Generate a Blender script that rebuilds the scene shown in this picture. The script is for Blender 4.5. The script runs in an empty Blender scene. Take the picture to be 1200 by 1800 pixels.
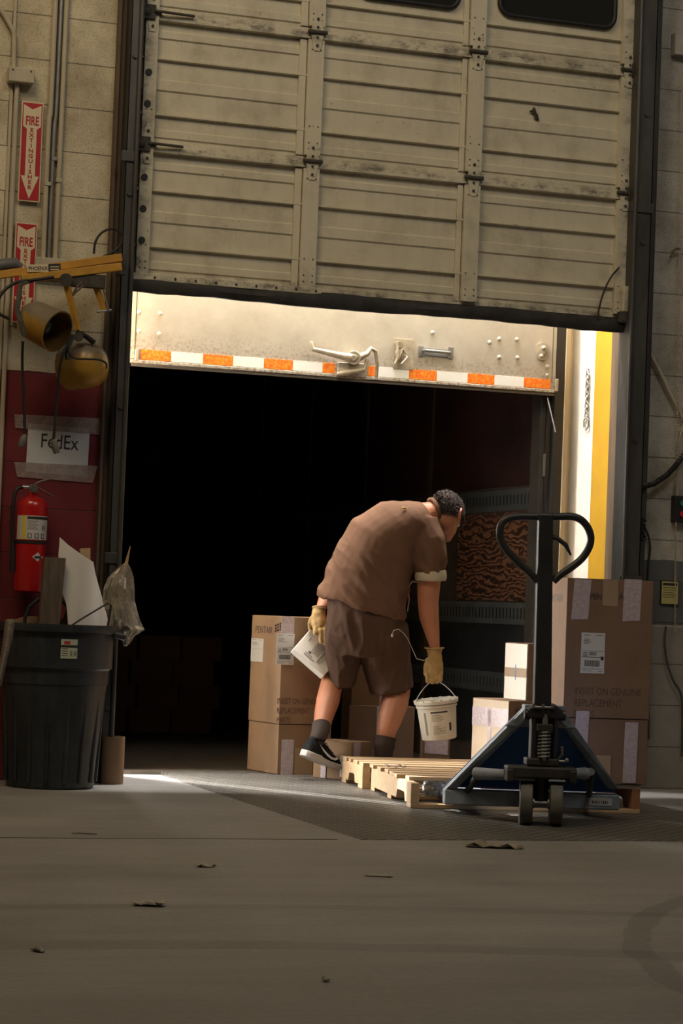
import bpy, bmesh, math, random
from mathutils import Vector, Matrix, noise
PI = math.pi
S = bpy.context.scene
COL = S.collection
rnd = random.Random(7)

# ------------------------------------------------------------ camera
F = 4100.0; CAMH = 0.85; PSI = math.radians(18.6); PIT = math.atan(170 / F); ROL = math.radians(2.2)
CP = Vector((0, -10.74, CAMH))
FW = Vector((math.sin(PSI) * math.cos(PIT), math.cos(PSI) * math.cos(PIT), math.sin(PIT)))
_r = Vector((math.cos(PSI), -math.sin(PSI), 0)); _u = _r.cross(FW)
RT = _r * math.cos(ROL) + _u * math.sin(ROL); UP = _u * math.cos(ROL) - _r * math.sin(ROL)
cam = bpy.data.cameras.new('camera'); camo = bpy.data.objects.new('camera', cam); COL.objects.link(camo)
cam.sensor_fit = 'HORIZONTAL'; cam.sensor_width = 36; cam.lens = 36 * F / 1200
cam.clip_end = 200
m = Matrix((RT, UP, -FW)).transposed().to_4x4(); m.translation = CP
camo.matrix_world = m
S.camera = camo

def ray(px, py): return FW + RT * ((px - 600) / F) - UP * ((py - 900) / F)
def ax(i, val, px, py):
    d = ray(px, py); return CP + d * ((val - CP[i]) / d[i])
def WY(px, py, y=0.0): return ax(1, y, px, py)
def GZ(px, py, z=0.0): return ax(2, z, px, py)
def WX(px, py, x): return ax(0, x, px, py)

# ------------------------------------------------------------ world, lights, exposure
W = bpy.data.worlds.new('sky'); S.world = W; W.use_nodes = True
bg = W.node_tree.nodes['Background']; bg.inputs[0].default_value = (1.0, .96, .90, 1); bg.inputs[1].default_value = 2.2

def area(name, loc, target, sx, sy, power, col):
    l = bpy.data.lights.new(name, 'AREA'); l.shape = 'RECTANGLE'; l.size = sx; l.size_y = sy; l.energy = power; l.color = col
    o = bpy.data.objects.new(name, l); COL.objects.link(o); o.location = loc
    o.rotation_euler = (Vector(target) - Vector(loc)).to_track_quat('-Z', 'Y').to_euler()
    return o
sl = bpy.data.lights.new('sun', 'SUN'); sl.energy = 13; sl.angle = math.radians(0.8); sl.color = (1, .95, .88)
so = bpy.data.objects.new('sun', sl); COL.objects.link(so); so.location = (-5, 12, 9)
el = math.radians(33)
so.rotation_euler = Vector((.526 * math.cos(el), -.85 * math.cos(el), -math.sin(el))).to_track_quat('-Z', 'Y').to_euler()
area('warm_ceiling_light', (-.2, -3.8, 6.9), (2.4, 0, 1.6), 2.4, 1.4, 128, (1, .76, .46))
area('ceiling_light', (4.0, -6.0, 7.2), (4.2, 0, 1.2), 3.0, 1.5, 92, (1, .93, .84))
area('yard_bounce_fill', (.95, 1.05, 1.7), (5.2, .45, 1.2), .9, 3.0, 330, (1, .95, .88))  # added area lamp standing in for light off the sunlit yard
area('carton_side_fill', (1.45, 1.85, 1.5), (4.2, -1.1, .6), 1.1, 2.0, 1150, (1, .95, .88))  # second added lamp, aimed to brighten the cartons' left sides
area('dock_gap_fill', (3.9, .50, 4.6), (3.9, .60, 2.0), 2.9, .22, 440, (1, .94, .89))  # added area lamp standing in for sky light, brightens the trailer door
S.view_settings.view_transform = 'Standard'; S.view_settings.look = 'None'
S.view_settings.exposure = 0.04; S.view_settings.gamma = 1.0; S.view_settings.use_curve_mapping = False

# ------------------------------------------------------------ materials
def newmat(name):
    m = bpy.data.materials.new(name); m.use_nodes = True
    return m, m.node_tree, m.node_tree.nodes['Principled BSDF']
def N(t, kind, **kw):
    n = t.nodes.new(kind)
    for k, v in kw.items():
        if k in n.inputs: n.inputs[k].default_value = v
        else: setattr(n, k, v)
    return n
def ramp(t, fac, stops):
    r = t.nodes.new('ShaderNodeValToRGB'); e = r.color_ramp.elements
    while len(e) < len(stops): e.new(.5)
    for i, (p, c) in enumerate(stops): e[i].position = p; e[i].color = (*c, 1)
    t.links.new(fac, r.inputs[0]); return r.outputs[0]
def coord(t, scale=(1, 1, 1), loc=(0, 0, 0), gen='Object'):
    tc = t.nodes.new('ShaderNodeTexCoord'); mp = t.nodes.new('ShaderNodeMapping')
    mp.inputs['Scale'].default_value = scale; mp.inputs['Location'].default_value = loc
    t.links.new(tc.outputs[gen], mp.inputs[0]); return mp.outputs[0]
def noi(t, vec, scale=5, detail=5, rough=.6):
    n = t.nodes.new('ShaderNodeTexNoise'); n.inputs['Scale'].default_value = scale; n.inputs['Detail'].default_value = detail; n.inputs['Roughness'].default_value = rough
    t.links.new(vec, n.inputs['Vector']); return n.outputs[0]
def mixc(t, fac, a, b, mode='MIX'):
    n = t.nodes.new('ShaderNodeMix'); n.data_type = 'RGBA'; n.blend_type = mode
    for s, v in ((0, fac), (6, a), (7, b)):
        if hasattr(v, 'links') or hasattr(v, 'is_linked'): t.links.new(v, n.inputs[s])
        elif s == 0: n.inputs[0].default_value = v
        else: n.inputs[s].default_value = (*v, 1)
    return n.outputs[2]
def bump(t, b, h, strength=.3, dist=.01):
    n = t.nodes.new('ShaderNodeBump'); n.inputs['Strength'].default_value = strength; n.inputs['Distance'].default_value = dist
    t.links.new(h, n.inputs['Height']); t.links.new(n.outputs[0], b.inputs['Normal']); return n
def mat(name, c, rough=.6, metal=0, var=.25, scale=8, bmp=.15, stretch=(1, 1, 1), dark=None, trans=0, alpha=1, spec=.5):
    m, t, b = newmat(name)
    v = coord(t, stretch); n = noi(t, v, scale, 6, .65)
    d = dark or tuple(x * (1 - var) for x in c); l = tuple(min(1, x * (1 + var * .5)) for x in c)
    t.links.new(ramp(t, n, [(.3, d), (.7, l)]), b.inputs['Base Color'])
    b.inputs['Roughness'].default_value = rough; b.inputs['Metallic'].default_value = metal
    b.inputs['Specular IOR Level'].default_value = spec
    if bmp: bump(t, b, n, bmp, .004)
    if trans: b.inputs['Transmission Weight'].default_value = trans
    if alpha < 1: b.inputs['Alpha'].default_value = alpha
    return m
def plain(name, c, rough=.6, metal=0, spec=.5):
    m, t, b = newmat(name); b.inputs['Base Color'].default_value = (*c, 1)
    b.inputs['Roughness'].default_value = rough; b.inputs['Metallic'].default_value = metal; b.inputs['Specular IOR Level'].default_value = spec
    return m
def math_(t, op, a, b_=None):
    n = t.nodes.new('ShaderNodeMath'); n.operation = op
    for i, v in enumerate((a, b_)):
        if v is None: continue
        if isinstance(v, (int, float)): n.inputs[i].default_value = v
        else: t.links.new(v, n.inputs[i])
    return n.outputs[0]

def blockmat(name, base, lowz=None, low=None, band=None, bandc=None, rough=.85):
    m, t, b = newmat(name)
    geo = t.nodes.new('ShaderNodeNewGeometry'); sep = t.nodes.new('ShaderNodeSeparateXYZ'); t.links.new(geo.outputs['Position'], sep.inputs[0])
    cmb = t.nodes.new('ShaderNodeCombineXYZ'); t.links.new(sep.outputs[0], cmb.inputs[0]); t.links.new(math_(t, 'ADD', sep.outputs[2], .0), cmb.inputs[1])
    br = t.nodes.new('ShaderNodeTexBrick'); t.links.new(cmb.outputs[0], br.inputs[0])
    br.inputs['Scale'].default_value = 1; br.inputs['Brick Width'].default_value = 1.27; br.inputs['Row Height'].default_value = .2102
    br.inputs['Mortar Size'].default_value = .0035; br.inputs['Mortar Smooth'].default_value = .6; br.offset = .5
    n1 = noi(t, geo.outputs['Position'], 120, 4, .7); n2 = noi(t, geo.outputs['Position'], 3.0, 6, .65)
    pits = ramp(t, n1, [(.36, (.34, .32, .29)), (.47, (1, 1, 1))])
    c = mixc(t, .65, base, pits, 'MULTIPLY')
    dirt = ramp(t, n2, [(.34, (.42, .38, .33)), (.62, (1, 1, 1))])
    c = mixc(t, .8, c, dirt, 'MULTIPLY')
    if lowz is not None:
        ed = math_(t, 'ADD', sep.outputs[2], math_(t, 'MULTIPLY', noi(t, geo.outputs['Position'], 9), .02))
        lc = mixc(t, .45, low, dirt, 'MULTIPLY')
        c = mixc(t, math_(t, 'LESS_THAN', ed, lowz), c, lc)
    if band:
        f = math_(t, 'MULTIPLY', math_(t, 'GREATER_THAN', sep.outputs[2], band[0]), math_(t, 'LESS_THAN', math_(t, 'ADD', sep.outputs[2], math_(t, 'MULTIPLY', noi(t, geo.outputs['Position'], 7), .03)), band[1]))
        c = mixc(t, f, c, mixc(t, .5, bandc, dirt, 'MULTIPLY'))
    c = mixc(t, math_(t, 'MULTIPLY', br.outputs['Fac'], .6), c, (.05, .045, .04))
    t.links.new(c, b.inputs['Base Color']); b.inputs['Roughness'].default_value = rough
    h = math_(t, 'SUBTRACT', math_(t, 'MULTIPLY', n1, .5), br.outputs['Fac'])
    bump(t, b, h, .6, .008)
    return m

M_wallL = blockmat('painted_block_red', (.66, .60, .44), 1.91, (.17, .02, .026))
M_wallR = blockmat('painted_block_grey', (.50, .48, .42), 0.83, (.27, .255, .23), (.83, 1.175), (.125, .13, .135))
M_shell = mat('shell_grey', (.38, .36, .33), .9)
M_black = mat('black_rubber', (.012, .012, .013), .55, var=.3)
M_steel = mat('dark_steel', (.10, .098, .093), .5, .6, var=.5, scale=6, stretch=(1, 1, .25))
M_steelblk = mat('black_painted_steel', (.022, .022, .024), .42, 0, var=.5, scale=6)
M_galv = mat('galvanised_steel', (.33, .33, .32), .42, .8, var=.3)

def floor_mat():
    m, t, b = newmat('concrete_floor')
    g = t.nodes.new('ShaderNodeNewGeometry'); P = g.outputs['Position']
    n2 = noi(t, P, 1.3, 7, .6); n3 = noi(t, P, 40, 4, .7)
    mp = N(t, 'ShaderNodeMapping'); mp.inputs['Scale'].default_value = (.5, 3.2, 1); mp.inputs['Rotation'].default_value = (0, 0, .25); t.links.new(P, mp.inputs[0])
    n4 = noi(t, mp.outputs[0], 2.2, 8, .7)
    c = ramp(t, n2, [(.3, (.20, .195, .185)), (.7, (.29, .282, .27))])
    c = mixc(t, .35, c, ramp(t, n4, [(.35, (.6, .59, .57)), (.6, (1, 1, 1))]), 'MULTIPLY')
    c = mixc(t, .5, c, ramp(t, n3, [(.35, (.7, .7, .7)), (.6, (1, 1, 1))]), 'MULTIPLY')
    # tyre arcs
    for cx, cy, r, w, s in ((5.4, -6.5, 2.35, .05, .5), (5.2, -6.2, 2.75, .04, .4), (1.2, -9.5, 4.5, .07, .35), (4.15, -4.4, .48, .06, .6), (1.5, -9.9, 5.6, .05, .3)):
        sp = t.nodes.new('ShaderNodeVectorMath'); sp.operation = 'DISTANCE'; t.links.new(P, sp.inputs[0]); sp.inputs[1].default_value = (cx, cy, 0)
        d = math_(t, 'ABSOLUTE', math_(t, 'SUBTRACT', math_(t, 'ADD', sp.outputs['Value'], math_(t, 'MULTIPLY', n2, .15)), r))
        f = math_(t, 'MULTIPLY', math_(t, 'LESS_THAN', d, w), math_(t, 'MULTIPLY', n4, s * 1.4))
        c = mixc(t, f, c, (.05, .046, .04))
    t.links.new(c, b.inputs['Base Color'])
    t.links.new(ramp(t, n2, [(.3, (.5,) * 3), (.7, (.72,) * 3)]), b.inputs['Roughness'])
    bump(t, b, n3, .15, .004)
    return m
M_floor = floor_mat()

# ------------------------------------------------------------ mesh helper
def spline(pts, sub):
    P_ = [Vector(p) for p in pts]; out = []
    for i in range(len(P_) - 1):
        a, b, c, d = P_[max(i - 1, 0)], P_[i], P_[i + 1], P_[min(i + 2, len(P_) - 1)]
        for k in range(sub):
            t = k / sub; out.append(.5 * ((2 * b) + (c - a) * t + (2 * a - 5 * b + 4 * c - d) * t * t + (3 * b - a - 3 * c + d) * t ** 3))
    return out + [P_[-1]]
class MB:
    def __init__(s): s.v = []; s.f = []; s.mi = []
    def add(s, vs, fs, mi=0, T=None):
        o = len(s.v)
        s.v += [(T @ Vector(v)) if T is not None else Vector(v) for v in vs]
        s.f += [tuple(i + o for i in f) for f in fs]; s.mi += [mi] * len(fs); return s
    def box(s, a, b, mi=0, T=None):
        x0, y0, z0 = a; x1, y1, z1 = b
        return s.add([(x0, y0, z0), (x1, y0, z0), (x1, y1, z0), (x0, y1, z0), (x0, y0, z1), (x1, y0, z1), (x1, y1, z1), (x0, y1, z1)],
                     [(3, 2, 1, 0), (4, 5, 6, 7), (0, 1, 5, 4), (1, 2, 6, 5), (2, 3, 7, 6), (3, 0, 4, 7)], mi, T)
    def quad(s, p, mi=0): return s.add(p, [tuple(range(len(p)))], mi)
    def tube(s, pts, r, n=10, mi=0, closed=False, ra=None, caps=True, T=None, flat=1.0, sub=0):
        if sub: pts = spline(pts, sub)
        pts = [Vector(p) for p in pts]; k = len(pts); rs = r if isinstance(r, (list, tuple)) else [r] * k
        vs = []; up = None
        for i, p in enumerate(pts):
            d = (pts[(i + 1) % k] - pts[i - 1]) if closed else (pts[min(i + 1, k - 1)] - pts[max(i - 1, 0)])
            if d.length < 1e-9: d = Vector((0, 0, 1))
            d.normalize()
            if up is None:
                up = Vector((0, 0, 1)) if abs(d.z) < .9 else Vector((0, 1, 0))
            a = d.cross(up)
            if a.length < 1e-6: a = d.orthogonal()
            a.normalize(); c = a.cross(d).normalized(); up = c
            for j in range(n):
                t = 2 * PI * j / n; vs.append(p + a * (math.cos(t) * rs[i]) + c * (math.sin(t) * rs[i] * flat))
        fs = []
        for i in range(k if closed else k - 1):
            for j in range(n):
                i2 = (i + 1) % k; j2 = (j + 1) % n
                fs.append((i * n + j, i * n + j2, i2 * n + j2, i2 * n + j))
        if caps and not closed: fs += [tuple(range(n - 1, -1, -1)), tuple((k - 1) * n + j for j in range(n))]
        return s.add(vs, fs, mi, T)
    def cyl(s, a, b, r, r2=None, n=20, mi=0, T=None): return s.tube([a, b], [r, r if r2 is None else r2], n, mi, T=T)
    def lathe(s, prof, n=32, mi=0, T=None):
        vs = []; fs = []; k = len(prof)
        for r, z in prof:
            for j in range(n):
                t = 2 * PI * j / n; vs.append((r * math.cos(t), r * math.sin(t), z))
        for i in range(k - 1):
            for j in range(n):
                j2 = (j + 1) % n; fs.append((i * n + j, i * n + j2, (i + 1) * n + j2, (i + 1) * n + j))
        return s.add(vs, fs, mi, T)
    def prism(s, poly, z0, z1, mi=0, T=None):
        n = len(poly); vs = [(x, y, z0) for x, y in poly] + [(x, y, z1) for x, y in poly]
        fs = [tuple(range(n - 1, -1, -1)), tuple(range(n, 2 * n))] + [(i, (i + 1) % n, (i + 1) % n + n, i + n) for i in range(n)]
        return s.add(vs, fs, mi, T)
    def sphere(s, c, r, mi=0, n=12, T=None):
        rr = r if isinstance(r, (tuple, list)) else (r, r, r)
        vs = []; fs = []; k = n // 2 + 1
        for i in range(k):
            a = PI * i / (k - 1)
            for j in range(n):
                t = 2 * PI * j / n
                vs.append((c[0] + rr[0] * math.sin(a) * math.cos(t), c[1] + rr[1] * math.sin(a) * math.sin(t), c[2] + rr[2] * math.cos(a)))
        for i in range(k - 1):
            for j in range(n):
                j2 = (j + 1) % n; fs.append((i * n + j, (i + 1) * n + j, (i + 1) * n + j2, i * n + j2))
        return s.add(vs, fs, mi, T)
    def text(s, txt, size, T, mi=0, align='LEFT', ext=.0004, xs=1.0, bold=0, space=1.0):
        cu = bpy.data.curves.new('writing', 'FONT'); cu.body = txt; cu.size = size; cu.extrude = ext; cu.align_x = align; cu.resolution_u = 3; cu.offset = bold; cu.space_line = space
        ob = bpy.data.objects.new('writing', cu)
        me = bpy.data.meshes.new_from_object(ob)
        s.add([(v.co.x * xs, v.co.y, v.co.z) for v in me.vertices], [tuple(p.vertices) for p in me.polygons], mi, T)
        bpy.data.objects.remove(ob); bpy.data.curves.remove(cu); bpy.data.meshes.remove(me); return s
    def build(s, name, mats, parent=None, smooth=None, bevel=0, org=None, world=False):
        me = bpy.data.meshes.new(name)
        vs = s.v
        if world and parent is not None:
            inv = parent.matrix_basis.inverted(); vs = [inv @ v for v in vs]
        me.from_pydata([tuple(v) for v in vs], [], s.f)
        if not isinstance(mats, (list, tuple)): mats = [mats]
        for m_ in mats: me.materials.append(m_)
        me.polygons.foreach_set('material_index', s.mi)
        bm = bmesh.new(); bm.from_mesh(me); bmesh.ops.recalc_face_normals(bm, faces=bm.faces); bm.to_mesh(me); bm.free()
        if smooth is not None:
            me.shade_smooth(); me.set_sharp_from_angle(angle=math.radians(smooth))
        me.update()
        o = bpy.data.objects.new(name, me); COL.objects.link(o)
        if parent is not None: o.parent = parent
        if bevel:
            b = o.modifiers.new('bevel', 'BEVEL'); b.width = bevel; b.segments = 2; b.limit_method = 'ANGLE'
        return o
def tag(o, label=None, cat=None, group=None, kind=None):
    if label: o['label'] = label
    if cat: o['category'] = cat
    if group: o['group'] = group
    if kind: o['kind'] = kind
    return o
def thing(name, label, cat, loc=(0, 0, 0), rz=0, group=None, kind=None):
    o = bpy.data.objects.new(name, None); COL.objects.link(o); o.location = loc; o.rotation_euler = (0, 0, rz); o.empty_display_size = .1
    o.matrix_basis = Matrix.Translation(Vector(loc)) @ Matrix.Rotation(rz, 4, 'Z')
    return tag(o, label, cat, group, kind)
def struct(name, mb, mats, **k): return tag(mb.build(name, mats, **k), kind='structure')
def XZ(x, y, z, s=1): # text on a wall facing -y: x right, y up
    return Matrix.Translation((x, y, z)) @ Matrix.Rotation(PI / 2, 4, 'X')

# ------------------------------------------------------------ room shell
# wall thickness 0.34, opening x 2.52..5.20, z 0..4.15
struct('wall_left', MB().box((-3, 0, 0), (2.52, .34, 7.6)), M_wallL)
struct('wall_right', MB().box((5.20, 0, 0), (8.5, .34, 7.6)), M_wallR)
struct('wall_above', MB().box((2.52, 0, 4.15), (5.20, .34, 7.6)), M_wallR)
struct('wall_west', MB().box((-3.3, -14, 0), (-3, .34, 7.6)), M_shell)
struct('wall_east', MB().box((8.5, -14, 0), (8.8, .34, 7.6)), M_shell)
struct('wall_back', MB().box((-3.3, -14.3, 0), (8.8, -14, 7.6)), M_shell)
struct('ceiling', MB().box((-3.3, -14.3, 7.6), (8.8, .34, 7.8)), M_shell)
# floor with a pit for the leveler plate (x 2.885..4.81, y -2.555..0.45)
PX0, PX1, PY0 = 2.885, 4.86, -2.555
fl = MB()
fl.box((-3.3, -14.3, -.3), (8.8, PY0 - .012, 0)); fl.box((-3.3, PY0 - .012, -.3), (PX0 - .008, .45, 0)); fl.box((PX1 + .008, PY0 - .012, -.3), (8.8, .45, 0))
struct('floor', fl, M_floor)
struct('trim_1', MB().box((-3.3, PY0 - .010, .0), (PX0 - .1, PY0 - .003, .0012)), mat('joint_filler', (.03, .028, .026), .9))
struct('ground', MB().box((-14, .34, -1.3), (16, 30, -1.2)), mat('yard_concrete', (.42, .40, .37), .9, scale=1.5))
tg = MB()
tg.box((-14, .34, -1.2), (2.5, .40, 7.8))
tg.box((5.26, .34, -1.2), (16, .40, 7.8)); tg.box((2.5, .34, 4.15), (5.26, .40, 7.8)); tg.box((-14, .40, -1.2), (16, .45, -.3))
struct('wall_outside', tg, mat('exterior_render', (.6, .57, .52), .9, scale=2))
# ------------------------------------------------------------ door frame, tracks
M_wood = mat('weathered_jamb', (.15, .11, .075), .9, var=.5, scale=14, stretch=(1, 1, .12), spec=.15)
M_rust = mat('brown_steel', (.12, .085, .06), .7, var=.5, scale=10, stretch=(1, 1, .2))
M_yel = mat('yellow_paint', (.50, .285, .018), .55, var=.12, scale=5)
M_white = mat('white_panel', (.82, .78, .70), .55, var=.06, scale=4)
# right reveal
struct('trim_2', MB().box((5.165, .01, 0), (5.199, .30, 4.14)), M_wood, bevel=.003)
r = tag(MB().box((5.188, .342, -.9), (5.215, .555, 4.3)).build('jamb_guard', M_yel, bevel=.006), 'tall yellow painted steel guard on the right side of the dock opening', 'guard rail')
r = tag(MB().box((2.50, .345, -.9), (2.556, .53, 4.3)).build('jamb_guard', M_yel, bevel=.006), 'unseen yellow guard added behind the left door track to trim the sun beam', 'guard rail')  # unseen guard, added so its corner narrows the sun beam
dock = MB().prism([(5.120, .735), (5.198, .57), (5.30, .57), (5.30, .76), (5.125, .76)], -.9, 4.4)
tag(dock.build('dock_shelter_panel', M_white), 'sunlit white side panel beyond the yellow guard, right of the trailer', 'panel')
# left trim
lt = MB(); lt.box((2.40, -.03, 0), (2.52, 0, 7)); lt.box((2.40, -.05, 0), (2.412, -.03, 7)); struct('trim_3', lt, M_rust)
def track(name, x0, x1, lab, sgn):
    t = thing(name, lab, 'door track', ((x0 + x1) / 2, -.06, 0))
    w = (x1 - x0) / 2; b = MB()
    b.box((-w, -.075, 0), (w, -.067, 5.2)); b.box((-w, -.075, 0), (-w + .008, .058, 5.2)); b.box((w - .008, -.075, 0), (w, .03, 5.2))
    b.build('channel', M_steel, t, bevel=.002)
    b = MB(); xe = -w * sgn
    b.cyl((-w * sgn * 1.0, -.082, 0.02), (-w * sgn, -.082, 5.2), .011, n=12); b.build('lip', M_steel, t, smooth=40)
    for z in (.35, 1.05, 1.75, 2.75, 3.4): MB().cyl((0, -.075, z), (0, -.085, z), .012, n=6).build('bolt', M_steel, t)
    for z in (1.02, 2.9): MB().box((-w - .02, -.07, z), (w + .01, -.084, z + .05)).build('bracket', M_steel, t, bevel=.003)
    return t
track('door_track', WY(232, 10, -.135).x, WY(250, 10, -.135).x, 'tall dark steel door track at the left side of the opening', -1)
track('door_track', WY(1127, 10, -.135).x, WY(1157, 10, -.135).x, 'tall dark steel door track at the right side, by the grey wall', 1)
sl_ = MB().box((5.19, -.04, 0), (5.228, 0, 5)); struct('trim_4', sl_, M_steel)

# ------------------------------------------------------------ overhead door (structure)
def doorpaint():
    m, t, b = newmat('door_paint')
    v = coord(t); n = noi(t, v, 3.5, 8, .7); n2 = noi(t, coord(t, (9, 9, .8)), 3, 5, .6); n3 = noi(t, v, 45, 3, .6)
    c = ramp(t, n, [(.25, (.38, .345, .25)), (.5, (.60, .555, .42)), (.8, (.67, .63, .49))])
    c = mixc(t, .12, c, ramp(t, n2, [(.32, (.5, .46, .4)), (.5, (1, 1, 1))]), 'MULTIPLY')
    c = mixc(t, .7, c, ramp(t, n3, [(.26, (.3, .25, .2)), (.33, (1, 1, 1))]), 'MULTIPLY')
    g = t.nodes.new('ShaderNodeNewGeometry'); sp = t.nodes.new('ShaderNodeSeparateXYZ'); t.links.new(g.outputs['Position'], sp.inputs[0])
    gr = None   # grime collected along the section joints and the two door edges
    for ax_, pos, wd in ((2, 3.0, .05), (2, 3.63, .06), (2, 2.38, .05), (0, 2.53, .07), (0, 5.09, .10)):
        q = math_(t, 'MAXIMUM', math_(t, 'SUBTRACT', 1, math_(t, 'MULTIPLY', math_(t, 'ABSOLUTE', math_(t, 'SUBTRACT', sp.outputs[ax_], pos)), 1 / wd)), 0)
        gr = q if gr is None else math_(t, 'MAXIMUM', gr, q)
    blot = ramp(t, noi(t, coord(t, (1, 1, 1.5)), 11, 7, .75), [(.46, (0, 0, 0)), (.62, (1, 1, 1))])
    c = mixc(t, math_(t, 'MULTIPLY', math_(t, 'MULTIPLY', gr, blot), .85), c, (.07, .06, .045))
    t.links.new(c, b.inputs['Base Color']); b.inputs['Roughness'].default_value = .5; bump(t, b, n, .15, .003)
    return m
M_door = doorpaint()
M_dirt = mat('grimy_edge', (.06, .055, .045), .8, var=.6, scale=20)
M_glass = plain('dark_glass', (.03, .032, .03), .12); M_glass.node_tree.nodes['Principled BSDF'].inputs['Transmission Weight'].default_value = .3
door = thing('door_1', None, None, (3.84, 0, 2.3), kind='structure')
DX0, DX1 = 2.50, 5.16; YB = -.02; H = .63
def dloc(x, y, z): return (x - 3.84, y, z - 2.3)
zb0 = 2.375
# profile over a section: fraction from top -> outward offset (towards the room)
prof = [(0, .030), (.045, .030), (.05, .0), (.11, 0), (.122, .008), (.172, .008), (.182, 0), (.318, 0), (.324, .02), (.338, .02), (.344, 0), (.482, 0), (.492, .008), (.566, .008), (.578, 0),
        (.742, 0), (.748, .02), (.762, .02), (.768, 0), (.862, 0), (.872, .008), (.925, .008), (.935, 0), (.955, 0), (.96, .014), (1, .014)]
def section(zt, win):
    b = MB(); x0, x1 = DX0, DX1
    vs = []; fs = []
    pr = [q for q in prof if not (win and q[0] < .60 and q[0] > .045)]
    if win: pr = [(0, .030), (.045, .030), (.05, 0)] + [q for q in prof if q[0] >= .70]
    for q, o in pr:
        for x in (x0, x1): vs.append(dloc(x, YB - o, zt - q * H))
    n = len(pr)
    for i in range(n - 1): fs.append((2 * i, 2 * i + 1, 2 * i + 3, 2 * i + 2))
    # back face
    for x in (x0, x1): vs.append(dloc(x, -.002, zt))
    for x in (x0, x1): vs.append(dloc(x, -.002, zt - H))
    k = 2 * n
    fs += [(k, k + 1, k + 3, k + 2), (0, 1, k + 1, k), (2 * n - 2, 2 * n - 1, k + 3, k + 2)]
    b.add(vs, fs); return b.build('door_panel', M_door, door)
def rrect(x0, x1, z0, z1, r, n=6):
    pts = []
    for cx, cz, a in ((x1 - r, z1 - r, 0), (x0 + r, z1 - r, 90), (x0 + r, z0 + r, 180), (x1 - r, z0 + r, 270)):
        for i in range(n + 1):
            t = math.radians(a + 90 * i / n); pts.append((cx + r * math.cos(t), cz + r * math.sin(t)))
    return pts
for i in range(3): section(zb0 + H * (i + 1), i == 2)
section(zb0 + 4 * H, False)
for (x0, x1) in ((2.78, 3.27), (3.585, 4.115), (4.335, 4.965)):
    z0, z1 = 3.845, 4.14
    pts = [dloc(x, YB - .012, z) for x, z in rrect(x0, x1, z0, z1, .06)]
    w = MB().tube(pts, .013, 8, closed=True).build('window_frame', M_black, door, smooth=50)
    g = MB(); pl = rrect(x0, x1, z0, z1, .06)
    g.prism([(x - 3.84, z - 2.3) for x, z in pl], .021, .027, T=Matrix.Rotation(PI / 2, 4, 'X')); g.build('window_pane', M_glass, w)
# stiles
stiles = [(2.528, 2.59), (3.30, 3.335), (3.338, 3.418), (4.145, 4.172), (4.176, 4.258), (5.005, 5.085)]
for a, c in stiles:
    for i in range(3):
        zt = zb0 + H * (i + 1) - .035; zbm = zb0 + H * i + (.03 if i else 0.015)
        thin = c - a < .04
        o = .018 if thin else .036
        b = MB().box(dloc(a, YB - o, zbm), dloc(c, YB + .0, zt if i < 2 else zt + H))
        if not thin:
            for zz in (zbm + .03, zbm + .06, zbm + .14, zt - .05):
                for xx in (a + .018, c - .018): b.cyl(dloc(xx, YB - o, zz), dloc(xx, YB - o - .003, zz), .004, n=8, mi=1)
        b.build('stile', [M_door, M_dirt], door, bevel=.003)
for a, c in stiles:
    if c - a < .04: continue
    xm = (a + c) / 2
    for i in (1, 2):
        zj = zb0 + H * i; h = MB()
        h.cyl(dloc(a - .008, YB - .045, zj), dloc(c + .008, YB - .045, zj), .010, n=10, mi=1)
        h.prism([(-.034, 0), (.034, 0), (.014, .085), (-.014, .085)], 0, .005, T=Matrix.Translation(dloc(xm, YB - .036, zj + .005)) @ Matrix.Rotation(PI / 2, 4, 'X'))
        h.prism([(-.034, 0), (.034, 0), (.014, -.085), (-.014, -.085)], 0, .005, T=Matrix.Translation(dloc(xm, YB - .036, zj - .005)) @ Matrix.Rotation(PI / 2, 4, 'X'))
        for s_ in (-1, 1):
            h.cyl(dloc(xm, YB - .04, zj + s_ * .065), dloc(xm, YB - .048, zj + s_ * .065), .007, n=6, mi=1)
            h.cyl(dloc(xm, YB - .04, zj + s_ * .025), dloc(xm, YB - .048, zj + s_ * .025), .006, n=6, mi=1)
        h.build('hinge', [M_door, M_dirt], door, smooth=35)
for xe, sg in ((2.54, -1), (5.085, 1)):
    for i in (1, 2):
        zj = zb0 + H * i; h = MB()
        h.box(dloc(xe - .03, YB - .055, zj - .035), dloc(xe + .03, YB - .036, zj + .035)); h.cyl(dloc(xe, YB - .05, zj), dloc(xe + sg * .05, YB - .05, zj), .022, n=14)
        h.build('roller', M_dirt, door, smooth=40, bevel=.003)
for z in (3.35, 3.2, 2.85, 2.7, 2.55):
    MB().cyl(dloc(2.55, YB - .036, z), dloc(2.55, YB - .042, z), .016, n=16).build('stile_hole', M_black, door)
# rods at left hinges
for i in (1, 2):
    zj = zb0 + H * i + .004
    MB().cyl(dloc(2.56, YB - .06, zj), dloc(2.70 + .03 * i, YB - .045, zj), .007, n=8).build('hinge_pin', M_dirt, door)
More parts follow.
